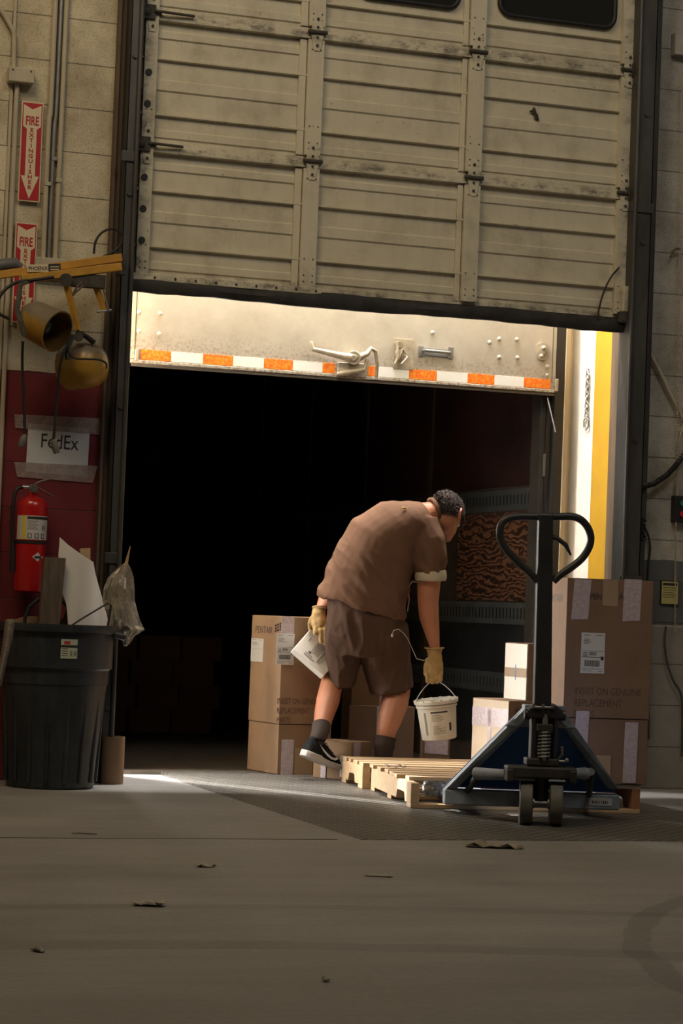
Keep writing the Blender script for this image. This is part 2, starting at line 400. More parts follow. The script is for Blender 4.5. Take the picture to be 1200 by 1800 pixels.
# bottom rail and wavy seal
b = MB().box(dloc(DX0, YB - .04, 2.362), dloc(3.45, YB + .02, 2.395)); 
for k in range(9): b.cyl(dloc(2.62 + k * .1, YB - .04, 2.378), dloc(2.62 + k * .1, YB - .046, 2.378), .006, n=8, mi=1)
b.build('bottom_rail', [M_door, M_dirt], door, bevel=.003)
MB().box(dloc(DX0, YB - .012, 2.345), dloc(DX1, YB + .015, 2.39)).build('seal_retainer', M_dirt, door)
b = MB(); n = 60; vs = []; fs = []
for i in range(n + 1):
    x = DX0 - .03 + (DX1 - DX0 + .05) * i / n
    zt = 2.368 + .008 * math.sin(i * .33); zz = 2.302 + .006 * noise.noise(Vector((i * .35, 0, 0))) + .004 * math.sin(i * .2)
    yo = YB - .045 - .01 * noise.noise(Vector((i * .2, 3, 0)))
    vs += [dloc(x, yo + .01, zt), dloc(x, yo - .006, (zt + zz) / 2), dloc(x, yo + .012, zz), dloc(x, yo + .06, zz + .004), dloc(x, yo + .06, zt)]
for i in range(n):
    for j in range(5): fs.append((i * 5 + j, i * 5 + (j + 1) % 5, (i + 1) * 5 + (j + 1) % 5, (i + 1) * 5 + j))
b.add(vs, fs); b.build('bottom_seal', mat('dirty_black_seal', (.03, .028, .025), .7, var=.8, scale=10), door, smooth=60)
# lock box + cord on the bottom right corner
b = MB().box(dloc(5.035, YB - .075, 2.40), dloc(5.115, YB - .035, 2.53)); b.box(dloc(5.02, YB - .07, 2.345), dloc(5.13, YB - .03, 2.40), 1)
b.build('corner_bracket', [M_door, M_dirt], door, bevel=.006)
pts = [dloc(*WY(px, py, -.07)) for px, py in ((1088, 470), (1075, 485), (1064, 505), (1057, 525), (1052, 545), (1051, 560))]
MB().tube(pts, .005, 8, sub=4).build('cord', M_black, door, smooth=50)
b = MB()
for px, py in ((938, 195), (942, 205)): b.sphere(dloc(*WY(px, py, -.03)), (.012, .006, .02), n=8)
b.tube([dloc(*WY(px, py, -.032)) for px, py in ((931, 196), (938, 194), (942, 202), (946, 212))], .005, 6)
b.build('dent', M_dirt, door, smooth=60)

# ------------------------------------------------------------ leveler plate
def treadmat():
    m, t, b = newmat('tread_plate')
    g = t.nodes.new('ShaderNodeNewGeometry')
    def lug(rot, off):
        mp = N(t, 'ShaderNodeMapping'); mp.inputs['Rotation'].default_value = (0, 0, rot); mp.inputs['Location'].default_value = off; t.links.new(g.outputs['Position'], mp.inputs[0])
        s = t.nodes.new('ShaderNodeSeparateXYZ'); t.links.new(mp.outputs[0], s.inputs[0])
        fx = math_(t, 'ABSOLUTE', math_(t, 'SUBTRACT', math_(t, 'FRACT', math_(t, 'MULTIPLY', s.outputs[0], 1 / .05)), .5))
        fy = math_(t, 'ABSOLUTE', math_(t, 'SUBTRACT', math_(t, 'FRACT', math_(t, 'MULTIPLY', s.outputs[1], 1 / .05)), .5))
        e = math_(t, 'ADD', math_(t, 'POWER', math_(t, 'MULTIPLY', fx, 2.4), 2), math_(t, 'POWER', math_(t, 'MULTIPLY', fy, 8), 2))
        return math_(t, 'MAXIMUM', math_(t, 'SUBTRACT', 1, e), 0)
    h = math_(t, 'MAXIMUM', lug(PI / 4, (0, 0, 0)), lug(-PI / 4, (.0, 0.0354, 0)))
    n = noi(t, g.outputs['Position'], 3, 6, .6)
    c = ramp(t, n, [(.3, (.042, .038, .033)), (.7, (.085, .08, .07))])
    c = mixc(t, math_(t, 'MULTIPLY', math_(t, 'GREATER_THAN', h, .02), .85), c, (.30, .285, .25))
    t.links.new(c, b.inputs['Base Color']); b.inputs['Metallic'].default_value = .25; b.inputs['Roughness'].default_value = .5
    bump(t, b, h, 1, .010); return m
M_tread = treadmat()
lev = thing('dock_leveler', 'flat steel tread plate dock leveler set flush in the concrete floor', 'dock leveler', (PX0, PY0, 0))
b = MB().box((0, .012, -.012), (PX1 - PX0, 3.02, 0)); b.build('deck_plate', M_tread, lev)
b = MB()
b.box((-.004, -.008, -.02), (PX1 - PX0 + .004, .006, -.0003)); b.box((-.006, .006, -.05), (0, 3.0, -.0003)); b.box((PX1 - PX0, .006, -.05), (PX1 - PX0 + .006, 3.0, -.0003))
b.build('edge_angle', M_steel, lev)
b = MB().box((.05, 3.02, -.012), (PX1 - PX0 - .08, 3.21, -.0002)); b.build('lip_plate', M_tread, lev)

# ------------------------------------------------------------ trailer
M_tin = mat('trailer_door_paint', (.45, .42, .36), .45, var=.1, scale=4, bmp=.05)
def tindirty():
    m, t, b = newmat('trailer_door_dirty'); v = coord(t); n = noi(t, v, 5, 8, .7); n2 = noi(t, v, 60, 3, .6)
    c = ramp(t, n, [(.3, (.37, .33, .275)), (.6, (.46, .425, .37))])
    sp = t.nodes.new('ShaderNodeSeparateXYZ'); g = t.nodes.new('ShaderNodeNewGeometry'); t.links.new(g.outputs['Position'], sp.inputs[0])
    f = math_(t, 'MULTIPLY', math_(t, 'MAXIMUM', math_(t, 'SUBTRACT', 2.23, sp.outputs[2]), 0), 4.5)
    gr = math_(t, 'MULTIPLY', ramp(t, n2, [(.40, (1,) * 3), (.5, (0,) * 3)]), f)
    c = mixc(t, gr, c, (.2, .12, .07)); t.links.new(c, b.inputs['Base Color']); b.inputs['Roughness'].default_value = .4; return m
M_tind = tindirty()
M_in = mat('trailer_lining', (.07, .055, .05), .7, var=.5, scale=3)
def plymat():
    m, t, b = newmat('plywood_lining')
    v = coord(t, (1, 1, 4)); n = noi(t, v, 1.6, 3, .5)
    w = t.nodes.new('ShaderNodeTexWave'); w.inputs['Scale'].default_value = 3.2; w.inputs['Distortion'].default_value = 22; w.inputs['Detail'].default_value = 5; w.inputs['Detail Scale'].default_value = .8; w.inputs['Detail Roughness'].default_value = .6
    w.bands_direction = 'Z'; t.links.new(coord(t, (1, 1.1, 3)), w.inputs['Vector'])
    c = ramp(t, w.outputs['Fac'], [(.15, (.03, .012, .008)), (.5, (.095, .040, .022)), (.95, (.20, .095, .05))])
    t.links.new(c, b.inputs['Base Color']); b.inputs['Roughness'].default_value = .55; return m
M_ply = plymat()
M_rail = mat('logistic_rail', (.10, .115, .13), .45, .3, var=.3)
TY = .66; TX0, TX1 = 2.63, 5.112
tr = thing('semi_trailer', 'box trailer backed to the dock with roll-up door half open, dark inside', 'trailer', (3.9, TY, 0))
def tl(x, y, z): return (x - 3.9, y - TY, z)
L = 9.0
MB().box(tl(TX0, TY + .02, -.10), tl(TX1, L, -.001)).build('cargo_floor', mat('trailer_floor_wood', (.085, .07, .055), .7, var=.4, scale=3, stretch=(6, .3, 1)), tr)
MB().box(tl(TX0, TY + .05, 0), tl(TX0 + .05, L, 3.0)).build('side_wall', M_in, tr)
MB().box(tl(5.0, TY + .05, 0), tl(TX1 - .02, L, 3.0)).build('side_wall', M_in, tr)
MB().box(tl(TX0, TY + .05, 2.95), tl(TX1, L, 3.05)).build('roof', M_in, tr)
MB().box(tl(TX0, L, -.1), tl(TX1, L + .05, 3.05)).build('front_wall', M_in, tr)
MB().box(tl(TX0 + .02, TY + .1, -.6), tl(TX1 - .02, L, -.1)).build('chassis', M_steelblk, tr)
MB().box(tl(TX0, TY, 2.62), tl(TX1, TY + .08, 3.05)).build('rear_header', M_tin, tr)
M_post = mat('trailer_post', (.42, .34, .22), .5, var=.25, scale=5, stretch=(1, 1, .3))
b = MB().box(tl(5.065, TY - .005, -.1), tl(5.095, TY + .08, 3.0)); b.box(tl(5.095, TY + .01, -.1), tl(TX1 - .0, TY + .08, 3.0)); b.build('rear_post', M_post, tr, bevel=.004)
MB().box(tl(5.012, TY - .0, -.0), tl(5.065, TY + .10, 2.7)).build('door_track', M_steelblk, tr)
MB().box(tl(TX0 - .005, TY, -.1), tl(TX0 + .022, TY + .1, 3.0)).build('rear_post', M_tin, tr, bevel=.004)
MB().box(tl(TX0 + .022, TY + .055, -.0), tl(TX0 + .045, TY + .12, 2.7)).build('door_track', M_steelblk, tr)
rd = MB(); rd.box(tl(2.655, TY, 2.062), tl(5.012, TY + .03, 2.7)); rd.box(tl(2.655, TY - .004, 2.043), tl(5.012, TY + .03, 2.060))
rd = rd.build('roll_up_door', M_tind, tr, bevel=.003)
# rounded lower right corner and seal under the door
MB().box(tl(2.70, TY + .004, 2.028), tl(5.02, TY + .028, 2.043)).build('door_bottom_seal', mat('grey_seal', (.12, .10, .085), .7), rd)
# reflective strip
def retro(name, c, c2):
    m, t, b = newmat(name); n = noi(t, coord(t), 70, 4, .8)
    t.links.new(ramp(t, n, [(.42, c), (.62, c2)]), b.inputs['Base Color']); b.inputs['Roughness'].default_value = .3; b.inputs['Specular IOR Level'].default_value = 1; return m
M_rw = retro('reflective_white', (.97, .97, .96), (.99, .99, .99)); M_ro = retro('reflective_red_orange', (.97, .15, .02), (.99, .42, .04))
segs = [(246, 300, 1), (300, 356, 0), (356, 409, 1), (409, 463, 0), (463, 514, 1), (514, 566, 0), (566, 588, 1), (646, 664, 1), (664, 718, 0), (718, 767, 1), (767, 821, 0), (821, 868, 1), (868, 920, 0), (920, 967, 1)]
for mi_, nm, mt in ((1, 'reflective_tape', M_ro), (0, 'reflective_tape', M_rw)):
    for a, c, k in segs:
        if k != mi_: continue
        ya = 629 + (a - 246) * .0605 + 3.6 + 7; x0 = WY(a, ya, TY).x; x1 = WY(c, ya, TY).x
        o = MB().box(tl(x0, TY - .0025, 2.062), tl(x1, TY, 2.113)).build(nm, mt, rd)
# rivets
for px, py in ((244, 549), (281, 551), (244, 582), (279, 587), (877, 596), (908, 597), (877, 628), (909, 629), (860, 602), (961, 645), (961, 660), (760, 585)):
    p = WY(px, py, TY); MB().sphere(tl(p.x, TY - .001, p.z), (.012, .006, .012), n=10).build('rivet', M_tin, rd, smooth=60)
for x in (2.735, 4.995):
    pass
b = MB().box(tl(2.708, TY - .002, 2.062), tl(2.711, TY, 2.7)); b.box(tl(5.0 - .012, TY - .002, 2.1), tl(5.0 - .009, TY, 2.7)); b.build('panel_seam', M_dirt, rd)
M_cast = mat('cast_latch', (.44, .38, .29), .5, .3, var=.35, scale=25)
# big lever latch
def dp(px, py, o): p = WY(px, py, TY - o); return tl(p.x, p.y, p.z)
la = MB()
la.tube([dp(546, 600, .045), dp(549, 614, .045), dp(575, 620, .05), dp(600, 626, .05), dp(622, 630, .05)], [.011, .013, .015, .019, .026], 10)
la.cyl(dp(622, 629, 0), dp(622, 629, .065), .036, n=24); la.cyl(dp(622, 629, .065), dp(622, 629, .075), .016, n=16)
la.tube([dp(622, 632, .04), dp(645, 622, .045), dp(652, 612, .045), dp(660, 618, .04), dp(663, 640, .035), dp(661, 665, .02)], [.024, .016, .012, .012, .010, .008], 10)
la.tube([dp(645, 632, .03), dp(640, 650, .03), dp(610, 655, .03), dp(592, 658, .02)], [.012, .012, .016, .01], 8)
la.box(dp(592, 660, 0), dp(645, 640, .012))
la.build('lever_latch', M_cast, rd, smooth=45, bevel=.003)
la = MB(); la.box(dp(690, 648, 0), dp(728, 598, .006)); la.cyl(dp(703, 606, 0), dp(703, 606, .035), .016, n=16); la.sphere(dp(703, 622, .015), (.028, .018, .035), n=12)
la.tube([dp(697, 602, .03), dp(700, 625, .035), dp(694, 640, .03)], .008, 8); la.tube([dp(705, 640, .03), dp(716, 628, .03), dp(708, 614, .03), dp(700, 632, .03)], .006, 8)
la.build('lock_catch', M_cast, rd, smooth=45)
la = MB(); la.box(dp(735, 626, 0), dp(745, 609, .008)); la.box(dp(787, 630, 0), dp(797, 611, .008)); la.tube([dp(744, 616, .006), dp(747, 616, .04), dp(787, 620, .04), dp(790, 620, .006)], .009, 10)
la.box(dp(746, 625, 0), dp(788, 615, .004)); la.build('pull_handle', M_galv, rd, smooth=45)
la = MB(); la.cyl(dp(953, 618, 0), dp(953, 618, .015), .045, n=28); la.cyl(dp(953, 618, .015), dp(953, 618, .03), .018, n=20); la.sphere(dp(955, 612, .03), .014, n=10); la.sphere(dp(951, 626, .03), .012, n=10)
la.build('round_lock', M_cast, rd, smooth=40)
la = MB(); la.box(dp(236, 634, 0), dp(244, 614, .015)); la.box(dp(974, 688, 0), dp(982, 666, .015)); la.build('corner_roller', M_cast, rd, bevel=.004)
# interior right wall: plywood panel, logistic rails, posts
xi = 4.998
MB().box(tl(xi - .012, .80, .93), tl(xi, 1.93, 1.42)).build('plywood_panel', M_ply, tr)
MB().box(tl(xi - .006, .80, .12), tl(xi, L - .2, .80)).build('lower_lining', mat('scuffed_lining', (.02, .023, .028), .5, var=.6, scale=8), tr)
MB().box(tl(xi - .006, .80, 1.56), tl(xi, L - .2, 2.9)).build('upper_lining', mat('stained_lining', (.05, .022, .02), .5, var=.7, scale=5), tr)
def rail(z0, z1, x, sg):
    b = MB(); b.box(tl(x, .80, z0), tl(x + sg * .012, L - .3, z1)); y = .85
    while y < 4.2:
        b.box(tl(x + sg * .012, y, z0 + .03), tl(x + sg * .0135, y + .013, z1 - .03), 1); y += .05
    b.build('cargo_rail', [M_rail, M_black], tr)
rail(1.43, 1.545, xi, -1); rail(.80, .92, xi, -1); rail(.42, .53, xi, -1)
rail(1.43, 1.545, TX0 + .05, 1); rail(.80, .92, TX0 + .05, 1)
M_gpost = mat('grey_post', (.11, .105, .10), .5, .3, var=.25)
MB().box(tl(xi - .03, .74, .0), tl(xi + .0, .865, 2.9)).build('wall_post', M_gpost, tr, bevel=.003)
for y in (2.4, 3.6, 4.8, 6.0): MB().box(tl(xi - .02, y, 0), tl(xi, y + .06, 2.9)).build('wall_rib', M_in, tr)
p1 = WX(962, 700, xi - .035); p2 = WX(976, 760, xi - .035)
MB().tube([tl(*p1), tl(*p2)], .004, 6).build('pull_strap', M_gpost, tr)
MB().box(tl(xi - .008, .5 + .22, 1.60), tl(xi - .001, .5 + .30, 1.72)).build('wall_sticker', plain('old_sticker', (.25, .25, .24), .7), tr)
# ------------------------------------------------------------ shared small materials
def cardmat(name, c, sc=1):
    m, t, b = newmat(name); v = coord(t, (1, 1, 1)); n = noi(t, v, 6, 6, .6)
    w = noi(t, coord(t, (90, 90, 2)), 2, 2, .5)
    cc = ramp(t, n, [(.3, tuple(x * .86 for x in c)), (.7, tuple(min(1, x * 1.06) for x in c))])
    t.links.new(cc, b.inputs['Base Color']); b.inputs['Roughness'].default_value = .8; b.inputs['Specular IOR Level'].default_value = .25
    bump(t, b, w, .12, .002); return m
M_card = cardmat('cardboard', (.205, .128, .082)); M_card2 = cardmat('cardboard_light', (.27, .172, .102)); M_cardedge = plain('cardboard_edge', (.10, .06, .035), .9)
M_ink = plain('printed_ink', (.05, .035, .03), .7); M_inkf = plain('faded_ink', (.09, .052, .034), .8)
M_label = plain('paper_label', (.55, .54, .52), .6); M_blackink = plain('black_ink', (.02, .02, .02), .6)
M_tape = mat('clear_tape', (.50, .42, .44), .22, 0, var=.22, scale=60, bmp=.6, spec=1); M_tantape = mat('tan_tape', (.34, .24, .15), .4, var=.1, bmp=.05)
M_whitebox = mat('white_card', (.72, .69, .62), .6, var=.06, scale=5, bmp=.03)
M_pine = mat('pine_wood', (.50, .345, .195), .65, var=.22, scale=9, stretch=(.4, 3, 3)); M_pined = mat('dark_pine_wood', (.30, .13, .06), .75, var=.4, scale=9)
M_cream = mat('cream_plastic', (.62, .59, .50), .35, var=.08, scale=4, bmp=.02)
M_blue = mat('blue_paint', (.05, .14, .40), .4, var=.3, scale=5)
M_bluegrey = mat('worn_toplit_blue', (.30, .35, .41), .45, .05, var=.4, scale=8)  # worn blue-grey, lightened to carry the top light on the frame flanges

def hit(T, px, py):  # pixel -> local coords on the local y=0 plane of T (x right, z up)
    o = T.translation; n = (T.to_3x3() @ Vector((0, 1, 0))); d = ray(px, py); k = (o - CP).dot(n) / d.dot(n)
    return T.inverted() @ (CP + d * k)
def rotZ(v, a): return Matrix.Rotation(a, 3, 'Z') @ Vector(v)

def label_mesh(w, h, T, lines=True, barcode=True, seed=1):
    r = random.Random(seed); b = MB(); b.box((0, 0, 0), (w, h, .0012), 0, T)
    def ln(x0, x1, y, t): b.box((x0 * w, y * h - t / 2, .0013), (x1 * w, y * h + t / 2, .0016), 1, T)
    t = h * .012
    ln(.08, .38, .94, t); ln(.6, .9, .94, t)
    for k in range(4): ln(.1, .3 + r.random() * .3, .84 - k * .035, t * .8)
    ln(.04, .96, .55, t * .5)
    if barcode:
        x = .34
        while x < .66: ln_w = r.choice((.008, .016)); b.box((x * w, h * .44, .0013), ((x + ln_w) * w, h * .53, .0016), 1, T); x += ln_w + .014
        for k in range(3): ln(.08, .28, .50 - k * .035, t)
        ln(.45, .9, .50 + .0, 0.0001)
        ln(.04, .96, .40, t); b.box((.84 * w, h * .33, .0013), (.96 * w, h * .42, .0016), 1, T)
        x = .16
        while x < .80: ln_w = r.choice((.008, .02, .012)); b.box((x * w, h * .17, .0013), ((x + ln_w) * w, h * .32, .0016), 1, T); x += ln_w + .012
        ln(.04, .96, .11, t * .6); ln(.1, .5, .06, t * .6); ln(.75, .92, .05, t)
    return b
FRONT = lambda x, z, y=-.0015: Matrix.Translation((x, y, z)) @ Matrix.Rotation(PI / 2, 4, 'X')          # on the face looking to -y
LEFT = lambda y, z, x=-.0015: Matrix.Translation((x, y, z)) @ Matrix.Rotation(-PI / 2, 4, 'Z') @ Matrix.Rotation(PI / 2, 4, 'X')  # on the face looking to -x, text runs towards -y
def carton(lab, fl, rz, w, d, h, m=None, cat='cardboard box', name='carton', seam=None, group=None):
    t = thing(name, lab, cat, fl, rz, group)
    b = MB(); m = m or M_card
    if seam:
        b.box((0, 0, 0), (w, d, seam - .002)); b.box((-.003, -.003, seam + .001), (w + .003, d + .003, h)); b.box((.004, .004, seam - .003), (w - .004, d - .004, seam + .002), 1)
    else:
        b.box((0, 0, 0), (w, d, h)); b.box((.004, d / 2 - .001, h), (w - .004, d / 2 + .001, h + .0008), 1)
    b.build('box_body', [m, M_cardedge], t, bevel=.0025)
    return t
def ftape(t, x0, x1, z0, z1, m, name='tape', skew=0.0, y=-.004):
    b = MB(); n = 14; vs = []; fs = []
    for i in range(n + 1):
        z = z0 + (z1 - z0) * i / n; s = skew * (i / n)
        jag = rnd.uniform(-.004, .004) if i in (0,) else 0
        vs += [(x0 + s, y, z + jag), (x1 + s, y, z - jag), (x1 + s, y + .0012, z - jag), (x0 + s, y + .0012, z + jag)]
    for i in range(n):
        for j in range(4): fs.append((i * 4 + j, i * 4 + (j + 1) % 4, i * 4 + 4 + (j + 1) % 4, i * 4 + 4 + j))
    fs += [(0, 1, 2, 3), (n * 4, n * 4 + 3, n * 4 + 2, n * 4 + 1)]
    b.add(vs, fs); return b.build(name, m, t)
def ltape(t, y0, y1, z0, z1, m, name='tape'):
    return MB().box((-.004, y0, z0), (-.0028, y1, z1)).build(name, m, t)

# ------------------------------------------------------------ tall carton on the pallet (right)
DZ = .127
fl = GZ(986, 1376, DZ); rz = math.radians(-8); 
fr = GZ(1140, 1379, DZ)
T0 = Matrix.Translation(fl) @ Matrix.Rotation(rz, 4, 'Z')
wR = hit(T0, 1141, 1200).x; hR = hit(T0, 1060, 1018).z; seam = hit(T0, 1060, 1263).z
tc = carton('tall brown carton with silvery tape standing on the pallet right of the pallet jack', fl, rz, wR, .32, hR, seam=seam)
def fq(T, x0, y0, x1, y1): a = hit(T, x0, y1); c = hit(T, x1, y0); return a.x, c.x, a.z, c.z
for q, m_, sk in (((1003, 1019, 1035, 1088), M_tape, .01), ((1093, 1019, 1126, 1091), M_tape, .004), ((1058, 1019, 1086, 1065), M_tantape, 0), ((1007, 1250, 1033, 1332), M_tape, .006), ((1093, 1270, 1120, 1376), M_tape, .004), ((1046, 1328, 1073, 1377), M_tantape, 0)):
    x0, x1, z0, z1 = fq(T0, *q); ftape(tc, x0, x1, z0, z1, m_, skew=sk)
x0, x1, z0, z1 = fq(T0, 1019, 1113, 1063, 1183); label_mesh(x1 - x0, z1 - z0, FRONT(x0, z0, -.0035), seed=4).build('shipping_label', [M_label, M_blackink], tc)
p = hit(T0, 1036, 1053); p2_ = hit(T0, 1087, 1053); b = MB().text('PEN', .036, FRONT(p.x, p.z, -.0032), xs=.85, bold=.0012).text('AI', .036, FRONT(p2_.x, p2_.z, -.0032), xs=.85, bold=.0012)
pl = hit(T0, 1012, 1045)
for dx, dz in ((0, .010), (0, -.010), (-.010, 0), (.010, 0)): b.prism([(-.006, 0), (0, -.007), (.006, 0), (0, .007)], 0, .0004, T=FRONT(pl.x + dx, pl.z + dz, -.0032))
b.build('printed_logo', M_ink, tc)
p = hit(T0, 1008, 1220); MB().text('INSIST ON GENUINE\nREPLACEMENT\nPARTS', .045, FRONT(p.x, p.z, -.0032), xs=.74, space=1.15).build('printed_slogan', M_inkf, tc)
MB().text('PENTAIR', .05, LEFT(.30, .79, -.0032), xs=1.2).build('printed_logo', M_ink, tc)

# ------------------------------------------------------------ tall carton in the trailer mouth (left)
fl = Vector((3.514, .565, .002)); rz = math.radians(10)
T1 = Matrix.Translation(fl) @ Matrix.Rotation(rz, 4, 'Z')
wL = hit(T1, 585, 1200).x; hL = hit(T1, 487, 1083).z; seam = hit(T1, 487, 1273).z
tc2 = carton('tall brown carton with white shipping label at the trailer mouth behind the worker', fl, rz, wL, .34, hL, M_card2, seam=seam)
x0, x1, z0, z1 = fq(T1, 493, 1084, 517, 1114); ftape(tc2, x0, x1, z0, z1, M_tape)
x0, x1, z0, z1 = fq(T1, 492, 1300, 516, 1362); ftape(tc2, x0, x1, z0, z1, M_tape)
x0, x1, z0, z1 = fq(T1, 516, 1315, 549, 1362); ftape(tc2, x0, x1, z0, z1, M_tantape)
x0, x1, z0, z1 = fq(T1, 484, 1114, 517, 1168); label_mesh(x1 - x0, z1 - z0, FRONT(x0, z0, -.0035), seed=9).build('shipping_label', [M_label, M_blackink], tc2)
pl = hit(T1, 488, 1103); b = MB()
for dx in (-.012, 0, .012):
    for dz in (-.014, 0, .014): b.prism([(-.0065, 0), (0, -.008), (.0065, 0), (0, .008)], 0, .0004, T=FRONT(pl.x + dx, pl.z + dz + dx * .4, -.0032))
b.build('printed_logo', M_ink, tc2)
p = hit(T1, 486, 1237); MB().text('INSIST ON GENUINE\nREPLACEMENT\nPARTS', .042, FRONT(p.x, p.z, -.0032), xs=.68, space=1.15).build('printed_slogan', M_inkf, tc2)
MB().text('PENTAIR', .05, LEFT(.30, hL - .09, -.0032), xs=1.0).build('printed_logo', M_ink, tc2)
label_mesh(.14, .12, LEFT(.34, hL - .24, -.0035), seed=5, barcode=False).build('packing_label', [M_label, M_blackink], tc2)

# ------------------------------------------------------------ other cartons
c0 = GZ(615, 1371, .002); t = carton('small brown carton with white address label on the floor by the worker\'s raised shoe', c0, math.radians(41), .20, .215, .185, M_card2)
ftape(t, .02, .085, 0, .185, M_tape); ftape(t, .02, .085, .185 - .09, .186, M_tape, y=-.0045)
label_mesh(.055, .105, LEFT(.058, .012, -.003), seed=3).build('address_label', [M_label, M_blackink], t); ltape(t, .14, .17, 0, .07, M_tape)
def place(px, y, py=1300): q = WY(px, py, y); return Vector((q.x, y, .002))
q = place(612, .80); hC = WY(640, 1241, .80).z
t = carton('brown carton on the trailer floor between the worker\'s legs, lower of two stacked', q, math.radians(-11), .345, .30, hC)
ftape(t, .145, .195, 0, hC, M_tape)
q2 = q + Vector((.015, .02, hC + .001)); t = carton('brown carton stacked on a larger one, seen between the worker\'s knees', q2, math.radians(-6), .26, .22, .23)
ftape(t, .15, .20, 0, .23, M_tape)
q = place(743, .50); hE = WY(765, 1288, .5).z; t = carton('small brown carton with shiny tape, behind the pallet under the bucket', q, math.radians(-16), .14, .16, hE)
ftape(t, .01, .13, hE - .11, hE - .02, M_tape)
def put(px, py, z): q = GZ(px, py, z); return q
c = GZ(891, 1352, .127); T2 = Matrix.Translation(c) @ Matrix.Rotation(math.radians(10), 4, 'Z'); hF = hit(T2, 891, 1232).z
tF = carton('square brown carton with clear tape on the pallet behind the blue jack frame', c, math.radians(10), .30, .32, hF, M_card)
MB().box((-.0025, .003, .002), (-.0005, .317, hF - .003)).build('sunlit_tint_side', cardmat('sunlit_cardboard', (.56, .47, .36)), tF)  # paler overlay puts the side sunlight into the colour
ltape(tF, .0, .32, hF - .13, hF - .04, M_tape); ltape(tF, .15, .18, 0, hF - .05, M_tape)
MB().text('PENTAIR', .035, FRONT(.03, hF - .06, -.002)).build('printed_logo', M_ink, tF)
c2 = Vector((c.x, c.y, c.z)) + rotZ((.115, .03, 0), math.radians(10)) + Vector((0, 0, hF + .001))
T3 = Matrix.Translation(c2) @ Matrix.Rotation(math.radians(8), 4, 'Z'); hG = hit(T3, 950, 1132).z
tG = carton('carton with a painted sunlit white left side and long upright label, on top of the square brown carton', c2, math.radians(8), .15, .21, hG, M_card)
MB().box((-.0035, .004, .002), (-.0005, .206, hG - .004)).build('painted_sunlit_side', M_whitebox, tG); MB().box((-.0048, .004, hG * .40), (-.0036, .206, hG * .56)).build('tape', M_tantape, tG)  # white overlay on the left face carries the sunlight in its colour
MB().box((-.0052, .10, hG * .35), (-.0049, .106, hG * .62)).build('blue_mark', plain('blue_print', (.05, .2, .45), .5), tG)
label_mesh(.20, .075, Matrix.Translation((.135, -.002, .02)) @ Matrix.Rotation(PI / 2, 4, 'X') @ Matrix.Rotation(PI / 2, 4, 'Z'), seed=12).build('shipping_label', [M_label, M_blackink], tG)

# cartons far inside the trailer (dim)
rowsn = ('bottom', 'second', 'third', 'top'); coln = ('leftmost', 'second from left', 'third from left', 'rightmost')
for row in range(4):
    for i in range(4):
        t = carton('dim carton of the stack deep in the dark trailer, %s layer, %s' % (rowsn[row], coln[i]), (3.0 + i * .285 + .05 * (row % 2), 4.0 + (.02 * (i % 2)), .002 + row * .157), math.radians(rnd.uniform(-1, 1)), .27, .30, .155, M_card, group='cartons stacked deep in the trailer')

# ------------------------------------------------------------ pallets
def pallet(lab, o, a, w, d, boards, front_part=None, seed=1):
    t = thing('wooden_pallet', lab, 'pallet', o, a); r = random.Random(seed)
    for xs in (0, w / 2 - .019, w - .038):
        nn = [(.13, .33)] if d > .6 else [(.16, .30)]
        poly = [(0, .018)]
        for a0, a1 in nn: poly += [(a0, .018), (a0 + .012, .050), (a0 + .03, .058), (a1 - .03, .058), (a1 - .012, .050), (a1, .018)]
        poly += [(d, .018), (d, .107), (0, .107)]
        MB().prism(poly, 0, .038, T=Matrix.Translation((xs, 0, 0)) @ Matrix(((0, 0, 1, 0), (1, 0, 0, 0), (0, 1, 0, 0), (0, 0, 0, 1)))).build('stringer', M_pine if xs == 0 else M_pined, t, bevel=.002)
    for y0, y1, x0, x1 in boards:
        j = r.uniform(-.006, .006); MB().box((x0 + j, y0, .107), (x1 + j, y1, .124)).build('deck_board', M_pine, t, bevel=.002)
    for y0, y1 in (((0, .09), (d * .47, d * .47 + .09), (d - .09, d)) if d > .6 else ((0, .09), (d - .09, d))):
        MB().box((0, y0 - .002, 0), (w, y1, .018)).build('bottom_board', M_pine, t, bevel=.002)
    return t
PA = math.radians(-9)
PO = Vector((3.565, -1.235, 0))
w1 = 1.03
bd = [(.29, .375, -.005, w1), (.42, .51, -.005, w1), (.555, .64, 0, w1), (.68, .77, -.005, w1), (.855, .95, -.01, w1), (.0, .09, .62, w1 + .005), (.16, .24, .02, w1)]
pallet('pale wooden pallet with the sunlit front corner, carried on the blue pallet jack', PO, PA, w1, .95, bd)
so_ = PO + rotZ((-.035, .99, 0), PA)
pallet('narrow wooden skid lying directly behind the sunlit pallet', so_, math.radians(-6), 1.05, .44, [(0, .09, 0, 1.05), (.13, .22, 0, 1.05), (.27, .32, 0, 1.05), (.35, .44, -.005, 1.05)], seed=5)

